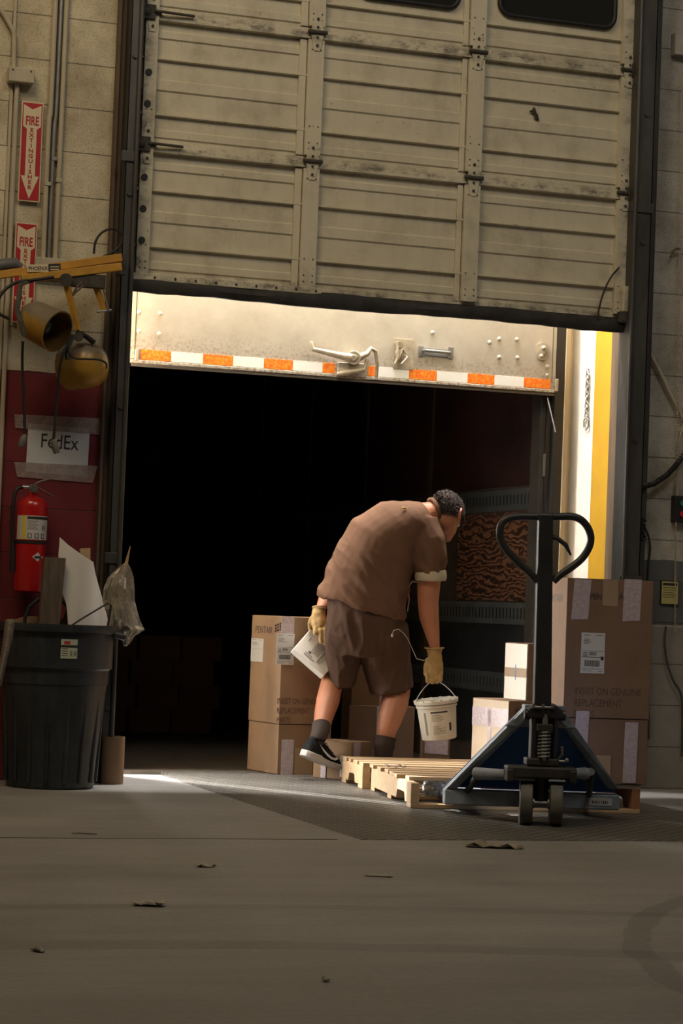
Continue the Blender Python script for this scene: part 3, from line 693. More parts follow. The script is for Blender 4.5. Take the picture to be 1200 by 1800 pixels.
# ------------------------------------------------------------ pallet jack
JO = Vector((3.862, -1.955, 0)); JA = math.radians(-15)
jk = thing('pallet_jack', 'blue and black pallet jack with upright loop handle, forks under the pallet', 'pallet jack', JO, JA)
JT = Matrix.Translation(JO) @ Matrix.Rotation(JA, 4, 'Z'); JI = JT.inverted()
def J(px, py, y):  # pixel -> local point in the plane y=const of the jack
    Ty = JT @ Matrix.Translation((0, y, 0)); v = hit(Ty, px, py); return Vector((v.x, y, v.z))
M_wheel = mat('worn_grey_wheel', (.11, .105, .09), .6, var=.3, scale=12)
RW = Matrix.Rotation(math.radians(-7), 4, 'Z')
for s_ in (-1, 1):
    x = s_ * .061
    b = MB(); prof = [(.02, -.027), (.083, -.027), (.089, -.023), (.089, .023), (.083, .027), (.02, .027), (.02, -.027)]
    b.lathe(prof, 36, 0, RW @ Matrix.Translation((x, 0, .089)) @ Matrix.Rotation(PI / 2, 4, 'Y')); wh = b.build('steering_wheel', M_wheel, jk, smooth=35)
    MB().cyl((x - .034 * s_, 0, .089), (x - .028 * s_, 0, .089), .022, n=18, T=RW).build('wheel_hub', M_galv, wh, smooth=35)
    MB().box((x - .034, -.05, .181), (x + .034, .05, .190), T=RW).build('wheel_fender', M_bluegrey, jk, bevel=.003)
MB().cyl((-.036, 0, .089), (.036, 0, .089), .011, T=RW).build('axle', M_galv, jk, smooth=35)
MB().tube([(0, .02, .10), (0, .02, .24)], [.032, .036], 16).build('swivel_column', M_steelblk, jk, smooth=40)
M_grime = mat('greasy_casting', (.045, .04, .033), .45, .2, var=.6, scale=14)
a = J(889, 1345, -.02); c = J(1011, 1372, -.02)
b = MB(); b.box((a.x, -.055, c.z + .004), (c.x, .045, a.z)); b.box((a.x, -.06, c.z - .012), (a.x + .03, .045, a.z - .01)); b.box((c.x - .03, -.06, c.z - .012), (c.x, .045, a.z - .01)); b.build('yoke_beam', M_grime, jk, bevel=.008)
# pump
b = MB(); pb = J(951, 1345, 0); pt = J(951, 1258, 0)
b.box((-.072, -.045, pb.z), (.062, .045, pb.z + .030)); b.box((-.052, .0, pb.z + .02), (.05, .055, pt.z)); b.build('pump_body', M_grime, jk, bevel=.006)
for s_ in (-1, 1): MB().cyl((s_ * .045, -.03, pb.z + .03), (s_ * .045, -.03, pt.z), .010, n=12).build('pump_rod', M_steelblk, jk, smooth=40)
b = MB(); pts = []
zs, ze = pb.z + .028, pb.z + .14
for i in range(8 * 14 + 1):
    q = i / (8 * 14); t_ = 2 * PI * 8 * q; pts.append((.023 * math.cos(t_), -.035 + .023 * math.sin(t_), zs + (ze - zs) * q))
b.tube(pts, .0045, 8); b.build('pump_spring', M_galv, jk, smooth=60)
MB().cyl((0, -.035, pb.z + .02), (0, -.035, pt.z + .01), .012, n=14).build('piston', M_galv, jk, smooth=40)
b = MB(); b.cyl((-.026, -.036, ze), (.026, -.036, ze + .0), .012, n=12); b.box((-.03, -.06, ze), (.03, -.01, ze + .03)); b.build('spring_cap', M_grime, jk, bevel=.005)
b = MB(); b.prism([(-.072, 0), (.072, 0), (.072, .035), (.035, .062), (-.035, .062), (-.072, .035)], -.045, .045, T=Matrix.Translation((0, 0, pt.z - .01)) @ Matrix.Rotation(PI / 2, 4, 'X')); b.build('handle_yoke', M_steelblk, jk, bevel=.006)
b = MB()
for s_ in (-1, 1): b.cyl((s_ * .060, -.02, pt.z + .005), (s_ * .084, -.02, pt.z + .005), .022, n=18)
b.cyl((.01, -.048, pt.z + .02), (.01, -.056, pt.z + .02), .008, n=8); b.cyl((-.012, -.048, pt.z + .02), (-.012, -.056, pt.z + .02), .008, n=8); b.build('pivot_pin', M_steelblk, jk, smooth=40)
b = MB(); b.tube([(.055, -.02, pb.z + .02), (.075, -.04, pb.z + .05), (.07, -.05, pb.z + .08)], .006, 8); b.cyl((.06, -.03, pb.z + .02), (.10, -.03, pb.z + .02), .006, n=10); b.sphere((.095, -.03, pb.z + .025), .010, n=10); b.build('release_lever', M_galv, jk, smooth=50)
# handle
hb = J(952, 1245, -.02); ht = J(958, 903, -.02)
def hx(z): return hb.x + (ht.x - hb.x) * (z - hb.z) / (ht.z - hb.z)
b = MB(); n = 8
vs = [(hb.x - .036, -.045, hb.z), (hb.x + .036, -.045, hb.z), (hb.x + .036, .01, hb.z), (hb.x - .036, .01, hb.z), (ht.x - .030, -.045, ht.z), (ht.x + .030, -.045, ht.z), (ht.x + .030, .005, ht.z), (ht.x - .030, .005, ht.z)]
b.add(vs, [(3, 2, 1, 0), (4, 5, 6, 7), (0, 1, 5, 4), (1, 2, 6, 5), (2, 3, 7, 6), (3, 0, 4, 7)]); b.build('handle_post', M_steelblk, jk, bevel=.007)
loop = [(944, 1022), (930, 1006), (910, 988), (893, 970), (882, 953), (878, 936), (882, 920), (893, 911), (912, 908), (935, 908), (958, 908), (982, 908), (1005, 908), (1021, 914), (1033, 928), (1038, 946), (1034, 964), (1022, 982), (1004, 997), (985, 1010), (972, 1022)]
MB().tube([J(px, py, -.02) for px, py in loop], .0155, 14, sub=4).build('loop_grip', M_steelblk, jk, smooth=60)
MB().tube([J(960, 940, -.02), J(980, 947, -.025), (J(994, 958, -.03)), J(1003, 976, -.03)], [.009, .010, .010, .004], 8).build('release_trigger', M_black, jk, smooth=60)
b = MB(); b.cyl((hb.x - .045, -.05, hb.z + .005), (hb.x + .045, -.05, hb.z + .005), .006, n=10)
for x in (-.04, 0, .04): b.cyl((hb.x + x, -.046, hb.z + .012), (hb.x + x, -.056, hb.z + .012), .008, n=6)
b.build('handle_bolt', M_galv, jk, smooth=40)
# blue A-frame
yf = .10; yb = .40
ap = J(925, 1240, yf); apr = J(985, 1243, yf); bl = J(781, 1386, yb); br = J(1085, 1386, yb)
zt = ap.z; xb = .355
b = MB(); th = .012
xl, xr = ap.x, apr.x
# back plate slopes from apex to base
def wedge(p, thick):
    q = [Vector(v) + Vector((0, thick, 0)) for v in p]; n = len(p)
    return list(p) + q, [tuple(range(n)), tuple(range(2 * n - 1, n - 1, -1))] + [(i, (i + 1) % n, (i + 1) % n + n, i + n) for i in range(n)]
A = Vector((xl, yf + .04, zt)); B_ = Vector((xr, yf + .04, zt)); Cc = Vector((br.x, yb + .03, .11)); D = Vector((bl.x, yb + .03, .11))
b.add(*wedge([A, B_, Cc, D], .008)); b.build('frame_plate', M_blue, jk)
for (p0, p1, p2, p3) in ((Vector((xl, yf - .03, zt)), Vector((xl, yf + .05, zt)), Vector((bl.x, yb + .04, bl.z)), Vector((bl.x, yb - .04, bl.z))), (Vector((xr, yf - .03, zt)), Vector((xr, yf + .05, zt)), Vector((br.x, yb + .04, br.z)), Vector((br.x, yb - .04, br.z)))):
    s_ = 1 if p2.x > p0.x else -1
    off = Vector((-.026 * s_, 0, -.030))
    vs = [p0, p1, p2, p3, p0 + off, p1 + off, p2 + Vector((-.045 * s_, 0, 0)), p3 + Vector((-.045 * s_, 0, 0))]
    MB().add(vs, [(0, 1, 2, 3), (7, 6, 5, 4), (0, 4, 5, 1), (1, 5, 6, 2), (2, 6, 7, 3), (3, 7, 4, 0)]).build('frame_flange', M_bluegrey, jk, bevel=.004)
b = MB(); b.box((xl - .012, yf - .035, zt - .035), (xr + .012, yf + .05, zt + .004)); b.prism([(xl - .0, zt - .004), (xr, zt - .004), (xr + .075, zt - .09), (xl - .085, zt - .09)], -yf - .03, -yf - .022, T=Matrix.Rotation(PI / 2, 4, 'X')); b.build('frame_cap', M_bluegrey, jk, bevel=.005)
bz0 = J(900, 1417, yb).z; bz1 = J(783, 1386, yb).z
b = MB(); b.box((bl.x - .002, yb - .045, bz0), (br.x + .002, yb + .05, bz1)); bs = b.build('base_beam', M_bluegrey, jk, bevel=.006)
e = J(1034, 1402, yb - .047); e2 = J(1075, 1417, yb - .047)
b = MB(); b.box((e.x, yb - .0475, e2.z), (e2.x, yb - .0455, e.z)); lx = e.x + .015
while lx < e2.x - .02: b.box((lx, yb - .0482, e2.z + .008), (lx + rnd.uniform(.002, .006), yb - .0476, e.z - .012), 1); lx += .008
b.build('sticker', [M_label, M_blackink], jk)
for s_ in (-1, 1):
    q = J(837 if s_ < 0 else 1030, 1358, .12)
    b = MB(); b.tube([(s_ * .06, .02, q.z), (s_ * .15, .05, q.z), (q.x if s_ < 0 else q.x, .15, q.z - .006)], [.016, .022, .026], 12)
    b.build('torsion_shaft', M_bluegrey, jk, smooth=50)
    b = MB(); x1_ = s_ * .26
    b.tube([(s_ * .23, .18, q.z), (s_ * .25, .30, .13), (s_ * .27, .42, .075)], [.02, .014, .012], 8); b.build('link_rod', M_steelblk, jk, smooth=50)
    MB().box((s_ * .25 - .08, yb + .05, .052), (s_ * .25 + .08, yb + .05 + 1.02, .098)).build('fork', M_bluegrey, jk, bevel=.008)

# ------------------------------------------------------------ signs on the left wall
M_red = mat('red_sign_paint', (.42, .018, .022), .4, var=.1, bmp=0); M_signw = mat('sign_cream', (.66, .58, .40), .45, var=.08, bmp=0)
def ext_sign(x, z, lab):
    t = thing('fire_extinguisher_sign', lab, 'sign', (x, -.022, z)); w, h = .102, .467
    MB().box((0, 0, -h), (w, .006, 0)).build('sign_plate', M_signw, t)
    def P(fx, fy): return (fx * w, -fy * h)
    Tm = Matrix.Rotation(PI / 2, 4, 'X')
    b = MB(); b.prism([P(.045, .012), P(.955, .012), P(.955, .988), P(.045, .988)][::-1], .0005, .0015, T=Tm); b.build('red_field', M_red, t)
    b = MB(); b.prism([P(.09, .03), P(.5, .075), P(.91, .03), P(.91, .245), P(.73, .275), P(.73, .745), P(.92, .745), P(.5, .975), P(.08, .745), P(.27, .745), P(.27, .275), P(.09, .245)][::-1], .0016, .0024, T=Tm); b.build('arrow', M_signw, t)
    b = MB(); b.text('FIRE', .058, Matrix.Translation((w / 2, -.003, -.232 * h)) @ Tm, align='CENTER', xs=.60, bold=.0014)
    for i, ch in enumerate('EXTINGUISHER'): b.text(ch, .0255, Matrix.Translation((w / 2, -.003, -(.300 + i * .0525) * h)) @ Tm, align='CENTER', xs=1.2, bold=.0006)
    b.build('lettering', M_red, t); return t
ext_sign(1.961, 3.156, 'red fire extinguisher arrow sign, whole and highest on the left wall')
ext_sign(1.957, 2.588, 'second red fire extinguisher arrow sign, half hidden behind the yellow arm')
# paper sign
M_paper = mat('printer_paper', (.55, .56, .58), .7, var=.04, bmp=.02)
p0 = WY(50, 744, -.004); p1 = WY(158, 753, -.004); p3 = WY(45, 829, -.004); p2 = WY(153, 838, -.004)
ps = thing('paper_sign', 'white printed courier paper sign taped to the red block wall', 'paper sign', (p3.x, -.004, p3.z))
R0 = Vector((p3.x, -.004, p3.z)); b = MB(); pv = [Vector(q) - R0 for q in (p3, p2, p1, p0)]; b.add(pv + [q + Vector((0, -.0008, 0)) for q in pv], [(0, 1, 2, 3), (7, 6, 5, 4), (0, 4, 5, 1), (1, 5, 6, 2), (2, 6, 7, 3), (3, 7, 4, 0)]); b.build('sheet', M_paper, ps)
pt_ = WY(70, 786, -.006) - R0; ang = math.atan2(p1.z - p0.z, p1.x - p0.x)
MB().text('FedEx', .095, Matrix.Translation((pt_.x, -.0015, pt_.z)) @ Matrix.Rotation(PI / 2, 4, 'X') @ Matrix.Rotation(ang, 4, 'Z'), xs=.78).build('lettering', M_blackink, ps)
def clearmat(name, c, alpha, rough=.25):
    m, t, b = newmat(name); n = noi(t, coord(t, (1, 1, 1)), 30, 5, .7); b.inputs['Base Color'].default_value = (*c, 1); b.inputs['Roughness'].default_value = rough
    t.links.new(ramp(t, n, [(.35, (alpha * .6,) * 3), (.65, (min(1, alpha * 1.4),) * 3)]), b.inputs['Alpha']); b.inputs['Specular IOR Level'].default_value = 1; bump(t, b, n, .5, .004); return m
M_clear = clearmat('clear_packing_tape', (.45, .36, .34), .42)
for q in (((25, 728), (187, 736), (186, 765), (27, 752)), ((25, 812), (172, 819), (163, 849), (30, 838))):
    pv = [WY(a_, c_, -.0065) - R0 for a_, c_ in q]; b = MB(); b.add(pv + [v + Vector((0, .0006, 0)) for v in pv], [(0, 1, 2, 3), (7, 6, 5, 4), (0, 4, 5, 1), (1, 5, 6, 2), (2, 6, 7, 3), (3, 7, 4, 0)]); b.build('tape_strip', M_clear, ps)

# ------------------------------------------------------------ extinguisher
M_redgloss = plain('red_enamel', (.42, .012, .012), .22); M_chrome = mat('brushed_metal', (.5, .49, .46), .3, .9, var=.15)
q = WY(50, 1042, -.10); ex = thing('fire_extinguisher', 'red fire extinguisher with white and yellow label hanging on the red wall', 'fire extinguisher', (q.x, -.10, q.z))
hE_ = WY(50, 872, -.10).z - q.z
b = MB(); b.lathe([(0, 0), (.055, 0), (.068, .008), (.071, .02), (.071, hE_ - .055), (.066, hE_ - .03), (.052, hE_ - .012), (.026, hE_), (.022, hE_ + .02), (0, hE_ + .02)], 40); b.build('cylinder', M_redgloss, ex, smooth=40)
def patch(r0, z0, z1, a0, a1, n=16, off=.0008, fr=None):
    b = MB(); vs = []; fs = []
    for i in range(n + 1):
        a_ = math.radians(a0 + (a1 - a0) * i / n)
        for z in (z0, z1):
            r_ = (r0 if fr is None else fr(z)) + off; vs.append((r_ * math.cos(a_), r_ * math.sin(a_), z))
    for i in range(n): fs.append((2 * i, 2 * i + 2, 2 * i + 3, 2 * i + 1))
    return vs, fs
zl0 = WY(50, 948, -.17).z - q.z; zl1 = WY(50, 906, -.17).z - q.z
b = MB(); b.add(*patch(.071, zl0, zl1, 195, 345), 0); b.add(*patch(.071, zl0, zl1, 225, 238, off=.0014), 1); b.add(*patch(.071, zl1 - .016, zl1 - .004, 243, 345, off=.0014), 2)
for i in range(5): b.add(*patch(.071, zl1 - .026 - i * .009, zl1 - .023 - i * .009, 245, 285 - (i % 2) * 8, off=.0014), 3)
for a_ in (246, 272, 298): b.add(*patch(.071, zl0 + .006, zl0 + .028, a_, a_ + 15, off=.0014), 2); b.add(*patch(.071, zl0 + .009, zl0 + .025, a_ + 3, a_ + 12, off=.002), 0)
b.add(*patch(.071, zl0 + .045, zl0 + .065, 300, 318, off=.0014), 3)
b.build('instruction_label', [M_label, plain('label_yellow', (.7, .55, .04), .5), M_blackink, plain('label_grey', (.25, .25, .25), .6)], ex)
zs_ = WY(50, 952, -.17).z - q.z
b = MB(); b.lathe([(.0715, zs_ - .008), (.0735, zs_ - .008), (.0735, zs_ + .006), (.0715, zs_ + .006)], 36); b.build('strap', M_black, ex, smooth=40)
zd = WY(62, 979, -.17).z - q.z; vs = []
for da, dz in ((-22, 0), (0, -.021), (26, 0), (0, .021)):
    a_ = math.radians(288 + da); vs.append((.0722 * math.cos(a_), .0722 * math.sin(a_), zd + dz))
a_ = math.radians(290); vs2 = vs + [(.0735 * math.cos(a_), .0735 * math.sin(a_), zd)]
b = MB(); b.add(vs2, [(0, 1, 4), (1, 2, 4), (2, 3, 4), (3, 0, 4)]); b.add(*patch(.071, zd - .004, zd + .004, 275, 303, off=.003), 1); b.build('diamond_emblem', [M_label, M_blackink], ex)
zt_ = hE_ + .02
b = MB(); b.cyl((0, 0, zt_ - .01), (0, 0, zt_ + .035), .02, n=16); b.cyl((0, -.02, zt_ + .012), (0, -.034, zt_ + .012), .016, n=16); b.cyl((-.02, 0, zt_ + .02), (-.05, 0, zt_ + .02), .010, n=12); b.build('valve', M_chrome, ex, smooth=40)
b = MB(); b.tube([(.0, -.01, zt_ + .032), (.03, -.015, zt_ + .05), (.075, -.02, zt_ + .063)], [.008, .010, .007], 8, flat=.5); b.tube([(.0, -.01, zt_ + .03), (.05, -.015, zt_ + .005), (.095, -.02, zt_ - .018)], [.007, .009, .008], 8, flat=.5); b.build('squeeze_handle', M_chrome, ex, smooth=50)
b = MB(); b.tube([(-.04, 0, zt_ + .02), (-.075, -.005, zt_ + .01), (-.09, -.01, zt_ - .05), (-.092, -.01, zt_ - .15), (-.085, -.01, zt_ - .24)], .009, 10, sub=4); b.build('hose', M_black, ex, smooth=60)
b = MB(); b.tube([(-.085, -.01, zt_ - .24), (-.082, -.01, zt_ - .27), (-.08, -.01, zt_ - .37)], [.011, .012, .015], 12); b.build('nozzle', M_black, ex, smooth=60)
MB().box((-.03, .03, .05), (.03, .1, hE_ - .05)).build('wall_hook', M_steel, ex)

# ------------------------------------------------------------ conduits, junction box
M_pipe = mat('painted_conduit', (.46, .41, .31), .55, var=.2, scale=12, stretch=(1, 1, .3))
def pipe(name, lab, pts, r, m, cat='conduit', clamps=()):
    o = Vector(pts[-1]); t = thing(name, lab, cat, o)
    MB().tube([Vector(p) - o for p in pts], r, 12, sub=4).build('tube', m, t, smooth=60)
    for c_ in clamps:
        c_ = Vector(c_) - o; MB().box((c_.x - r - .002, c_.y - r - .003, c_.z - .010), (c_.x + r + .002, c_.y + r, c_.z + .008)).build('clamp', m, t, bevel=.002)
    return t
yw = -.018
pipe('conduit', 'leftmost of the three upright conduits above the yellow arm, beige', [(2.098, yw, 4.3), (2.098, yw, 3.2), (2.092, yw, 3.05), (2.093, yw, 2.43)], .0125, M_pipe, clamps=[(2.098, yw, 2.78)])
pipe('conduit', 'dark middle one of the three upright conduits above the yellow arm', [(2.126, yw, 4.3), (2.125, yw, 3.2), (2.119, yw, 3.02), (2.119, yw, 2.43)], .010, M_galv, clamps=[(2.125, yw, 2.90)])
pipe('conduit', 'rightmost of the three upright conduits above the yellow arm, beige', [(2.153, yw, 4.3), (2.150, yw, 2.43)], .0125, M_pipe, clamps=[(2.15, yw, 2.80)])
a = [WY(px, py, yw) for px, py in ((-20, -10), (2, 18), (14, 38), (23, 55), (25, 68), (24, 122))]
pipe('conduit', 'short bent conduit dropping into the small junction box at the top left', a, .0115, M_pipe)
a = [(1.935, yw, 3.25), (1.935, yw, .2)]; pipe('conduit', 'long thin conduit running down from the junction box behind both red signs', a, .0115, M_pipe)
t = thing('junction_box', 'small rectangular metal junction box joining two conduits at the top left', 'electrical box', (1.95, -.03, 3.27))
MB().box((-.062, -.03, -.034), (.058, .03, .034)).build('box_body', M_pipe, t, bevel=.004)
for x in (-.045, .04): MB().cyl((x, -.03, .02), (x, -.033, .02), .004, n=8).build('screw', M_dirt, t)
t = thing('outlet_box', 'beige electrical box at the foot of three conduits behind the yellow arm', 'electrical box', (2.125, -.03, 2.41)); MB().box((-.075, -.025, -.05), (.075, .03, .02)).build('box_body', M_pipe, t, bevel=.004)
t = tag(MB().box((1.905, -.012, -0), (1.918, -.001, 4)).build('wall_strip', M_pipe), 'thin flat strip running up the left wall beside the conduit', 'trim strip')

# ------------------------------------------------------------ dock light arm
def dustyyellow():
    m, t, b = newmat('dusty_yellow_metal'); g = t.nodes.new('ShaderNodeNewGeometry'); sp = t.nodes.new('ShaderNodeSeparateXYZ'); t.links.new(g.outputs['Normal'], sp.inputs[0])
    n = noi(t, coord(t), 14, 6, .7); f = ramp(t, math_(t, 'ADD', sp.outputs[2], math_(t, 'MULTIPLY', math_(t, 'SUBTRACT', n, .5), 1.6)), [(.0, (0,) * 3), (.45, (1,) * 3)])
    c = mixc(t, f, (.42, .24, .03), (.20, .165, .12)); c = mixc(t, .5, c, ramp(t, noi(t, coord(t), 6, 5, .6), [(.35, (.35,) * 3), (.6, (1,) * 3)]), 'MULTIPLY')
    t.links.new(c, b.inputs['Base Color']); b.inputs['Roughness'].default_value = .4; b.inputs['Metallic'].default_value = .2; return m
M_dy = dustyyellow(); M_armyel = mat('yellow_arm_paint', (.52, .27, .03), .55, var=.3, scale=9)
yA = -.24
o = WY(214, 465, yA); arm = thing('dock_light_arm', 'yellow folding dock light arm bolted to the left door post', 'light arm', o)
def A_(px, py, y=yA): return WY(px, py, y) - Vector(o)
def beam(b, p0, p1, w, h, mi=0):
    p0, p1 = Vector(p0), Vector(p1); d = (p1 - p0).normalized(); s_ = d.cross(Vector((0, 0, 1))).normalized(); u = s_.cross(d)
    vs = [p + s_ * (a_ * w / 2) + u * (c_ * h / 2) for p in (p0, p1) for a_, c_ in ((-1, -1), (1, -1), (1, 1), (-1, 1))]
    return b.add(vs, [(3, 2, 1, 0), (4, 5, 6, 7), (0, 1, 5, 4), (1, 2, 6, 5), (2, 3, 7, 6), (3, 0, 4, 7)], mi)
beam(MB(), A_(-40, 489), A_(213, 453), .035, .036).build('upper_beam', M_armyel, arm, bevel=.003)
beam(MB(), A_(37, 491, yA - .03), A_(213, 469, yA - .03), .035, .036).build('lower_beam', M_armyel, arm, bevel=.003)
b = MB(); e0 = A_(48, 472, yA - .022); Tn = Matrix.Translation((e0.x, e0.y, e0.z - .016)) @ Matrix.Rotation(PI / 2, 4, 'X') @ Matrix.Rotation(math.radians(5.5), 4, 'Z')
b.box((0, 0, 0), (.098, .034, .0015), 0, Tn); b.box((.100, .0, 0), (.155, .036, .0015), 1, Tn); b.text('PHOENIX', .026, Tn @ Matrix.Translation((.006, .007, .002)), 1, xs=.80, bold=.0004)
for k in range(2): b.box((.107, .008 + .012 * k, .0015), (.148, .012 + .012 * k, .002), 0, Tn)
b.build('maker_plate', [M_signw, M_blackink], arm)
MB().box(A_(208, 482, yA + .02), A_(216, 450, -.14)).build('post_bracket', M_dirt, arm, bevel=.003)
MB().tube([A_(-20, 468, yA), A_(28, 463, yA), A_(38, 470, yA)], [.028, .028, .016], 12).build('grey_sleeve', mat('grey_plastic', (.13, .13, .13), .5), arm, smooth=60)
b = MB(); b.tube([A_(165, 446, yA), A_(168, 424, yA), A_(180, 408, yA), (A_(200, 402, yA)), A_(213, 412, yA), A_(213, 428, yA), A_(200, 442, yA), A_(180, 452, yA), A_(163, 466, yA)], .0055, 8, sub=4); b.build('cable_loop', M_black, arm, smooth=60)
def swing(pts, wid): 
    b = MB()
    for i in range(len(pts) - 1): beam(b, pts[i], pts[i + 1], .012, wid)
    return b
yB = yA - .06
MB().tube([A_(116, 496, yB), A_(140, 590, yB)], [.017, .013], 4).build('short_link', M_armyel, arm)
MB().tube([A_(166, 496, yB + .05), A_(183, 546, yB + .05)], [.016, .013], 4).build('short_link', M_armyel, arm)
b = MB(); b.cyl(A_(116, 492, yB - .03), A_(116, 492, yB + .04), .030, n=22); b.build('pivot_knuckle', M_dirt, arm, smooth=40)
b = MB(); b.cyl(A_(138, 592, yB - .03), A_(138, 592, yB + .03), .022, n=20); b.build('pivot_knuckle', M_dirt, arm, smooth=40)
b = MB(); b.tube([A_(170, 548, yB + .04), A_(196, 545, yB + .04)], .006, 8); b.tube([A_(180, 500, yB + .03), A_(190, 545, yB + .03)], .004, 8); b.build('tension_rod', M_galv, arm, smooth=50)
MB().box(A_(125, 502, yB + .02), A_(182, 486, yB + .07)).build('back_plate', M_dirt, arm, bevel=.003)
b = MB(); b.tube([A_(126, 520, yB), A_(135, 512, yB), A_(146, 502, yB), A_(144, 496, yB), A_(134, 506, yB), A_(128, 518, yB)], .005, 8); b.build('cable_coil', M_rust, arm, smooth=60)
b = MB(); b.tube([A_(134, 582, yB - .02), A_(152, 592, yB - .02), A_(166, 603, yB - .02)], [.010, .012, .013], 4); b.build('lock_lever', M_black, arm)
def head(lab, back, mouth, rb, rm):
    o_ = Vector(back); t = thing('dock_lamp', lab, 'lamp', o_)
    d = (Vector(mouth) - o_); L_ = d.length; q = d.to_track_quat('Z', 'Y').to_matrix().to_4x4()
    prof = [(0, -.01), (rb * .45, -.004), (rb * .8, .018), (rb * .97, .05), (rb, .08), (rm * .97, L_ * .8), (rm, L_)]
    b = MB(); b.lathe(prof, 36, 0, q); b.build('shade', M_dy, t, smooth=50)
    b = MB(); b.lathe([(rm, L_), (rm - .006, L_ + .001), (rm * .9, L_ * .8), (rb * .85, .06), (0, .045)], 36, 0, q); b.build('reflector', mat('stained_reflector', (.22, .12, .03), .35, .4, var=.6, scale=9), t, smooth=50)
    b = MB(); b.sphere((0, 0, L_ * .5), (.045, .045, .055), n=16, T=q); b.build('bulb', plain('dark_bulb', (.05, .055, .06), .1), t, smooth=60)
    return t, q, L_
V = lambda px, py, y: WY(px, py, y)
h1, q1, L1 = head('dusty yellow dock lamp with open mouth, upper left of the two lamps on the arm', V(45, 556, -.28), V(101, 583, -.42), .092, .098)
b = MB(); b.tube([V(43, 590, -.41) - V(45, 556, -.28), V(30, 545, -.41) - V(45, 556, -.28), V(36, 500, -.34) - V(45, 556, -.28), V(60, 492, -.26) - V(45, 556, -.28)], [.012, .013, .012, .010], 8, flat=.5); b.build('mount_strap', M_dirt, h1, smooth=50)
h2, q2_, L2 = head('battered yellow dock lamp seen from behind, lower of the two lamps on the arm', V(178, 640, -.31), V(122, 645, -.17), .105, .109)
b = MB(); o2 = V(178, 640, -.31); b.tube([V(119, 632, -.34) - o2, V(118, 612, -.34) - o2, V(128, 588, -.32) - o2], [.013, .014, .012], 8, flat=.5); b.build('mount_strap', M_dirt, h2, smooth=50)
def cable(lab, pts, r, name='power_cord', plug=None):
    o_ = Vector(pts[0]); t = thing(name, lab, 'cable', o_); MB().tube([Vector(p) - o_ for p in pts], r, 8, sub=4).build('cord', M_black, t, smooth=70)
    if plug:
        p0, p1 = [Vector(p) - o_ for p in plug]; d = (p1 - p0)
        MB().tube([p0, p0 + d * .3, p0 + d * .75, p1], [.009, .017, .017, .013], 12).build('plug', mat('grey_rubber_plug', (.13, .125, .11), .6), t, smooth=50)
    return t
cable('black lamp cord ending in a grey plug, in front of the white paper sign', [V(126, 590, -.33), V(115, 612, -.36), V(106, 640, -.36), V(101, 690, -.34), V(97, 740, -.33), V(94, 775, -.33)], .0065, plug=(V(94, 772, -.33), V(100, 797, -.33)))
cable('black lamp cord ending in a grey plug, hanging left of the white paper sign', [V(40, 600, -.30), V(39, 640, -.3), V(41, 680, -.3), V(43, 730, -.3), V(43, 768, -.3)], .0065, plug=(V(44, 764, -.3), V(36, 786, -.3)))
cable('black cable looping around the left of the upper lamp', [V(95, 487, -.3), V(60, 492, -.3), V(30, 496, -.3), V(8, 510, -.3), V(-4, 530, -.3), V(-2, 550, -.3), V(16, 560, -.3)], .0075)
o2 = V(178, 640, -.31); MB().tube([V(*q) - o2 for q in ((122, 600, -.36), (121, 618, -.37), (130, 629, -.375), (150, 631, -.40), (172, 632, -.42), (186, 638, -.42), (187, 648, -.42))], .005, 8, sub=4).build('lamp_wire', M_black, h2, smooth=60)
# ------------------------------------------------------------ waste bin and what stands in it
def binmat():
    m, t, b = newmat('scuffed_dark_plastic'); v = coord(t); n = noi(t, v, 4, 7, .7); n2 = noi(t, coord(t, (1, 1, .15)), 22, 4, .6)
    c = mixc(t, .5, ramp(t, n, [(.35, (.016, .021, .026)), (.75, (.05, .058, .062))]), ramp(t, n2, [(.4, (.4,) * 3), (.6, (1,) * 3)]), 'MULTIPLY')
    t.links.new(c, b.inputs['Base Color']); b.inputs['Roughness'].default_value = .42; bump(t, b, n, .1, .004); return m
M_bin = binmat()
q = GZ(86, 1391); bc = Vector((q.x + .06, -.335, 0)); bc.x = WY(93, 1250, -.335).x
zr = WY(100, 1096, -.335).z
bn = thing('waste_bin', 'large dark round plastic bin full of scraps, in front of the red wall', 'waste bin', bc)
def rbin(z): 
    return .205 + (.262 - .205) * (z / zr)
b = MB(); z0 = zr
prof = [(0, .0), (.19, .0), (.198, .012), (rbin(.4) - .012, zr - .285), (rbin(.45) - .006, zr - .27), (rbin(.45), zr - .268), (rbin(.5), zr - .205), (rbin(.5) + .004, zr - .20), (rbin(.55) + .010, zr - .195), (.258, zr - .04), (.262, zr - .038), (.276, zr - .034), (.280, zr - .02), (.278, zr), (.266, zr), (.262, zr - .02), (.255, zr - .06), (.195, .03), (0, .03)]
b.lathe(prof, 56); b.build('bin_body', M_bin, bn, smooth=30)
for k in range(16):
    a_ = 2 * PI * k / 16 + .1
    MB().tube([(math.cos(a_) * (rbin(.05) - .006), math.sin(a_) * (rbin(.05) - .006), .03), (math.cos(a_) * (rbin(.36) - .010), math.sin(a_) * (rbin(.36) - .010), zr - .30)], .009, 6).build('rib', M_bin, bn, smooth=60)
for a_ in (math.radians(-15), math.radians(165)):
    T = Matrix.Rotation(a_, 4, 'Z'); b = MB(); b.tube([(.262, -.07, zr - .04), (.300, -.06, zr - .05), (.305, 0, zr - .052), (.300, .06, zr - .05), (.262, .07, zr - .04)], .014, 8, T=T); b.build('grip', M_bin, bn, smooth=60)
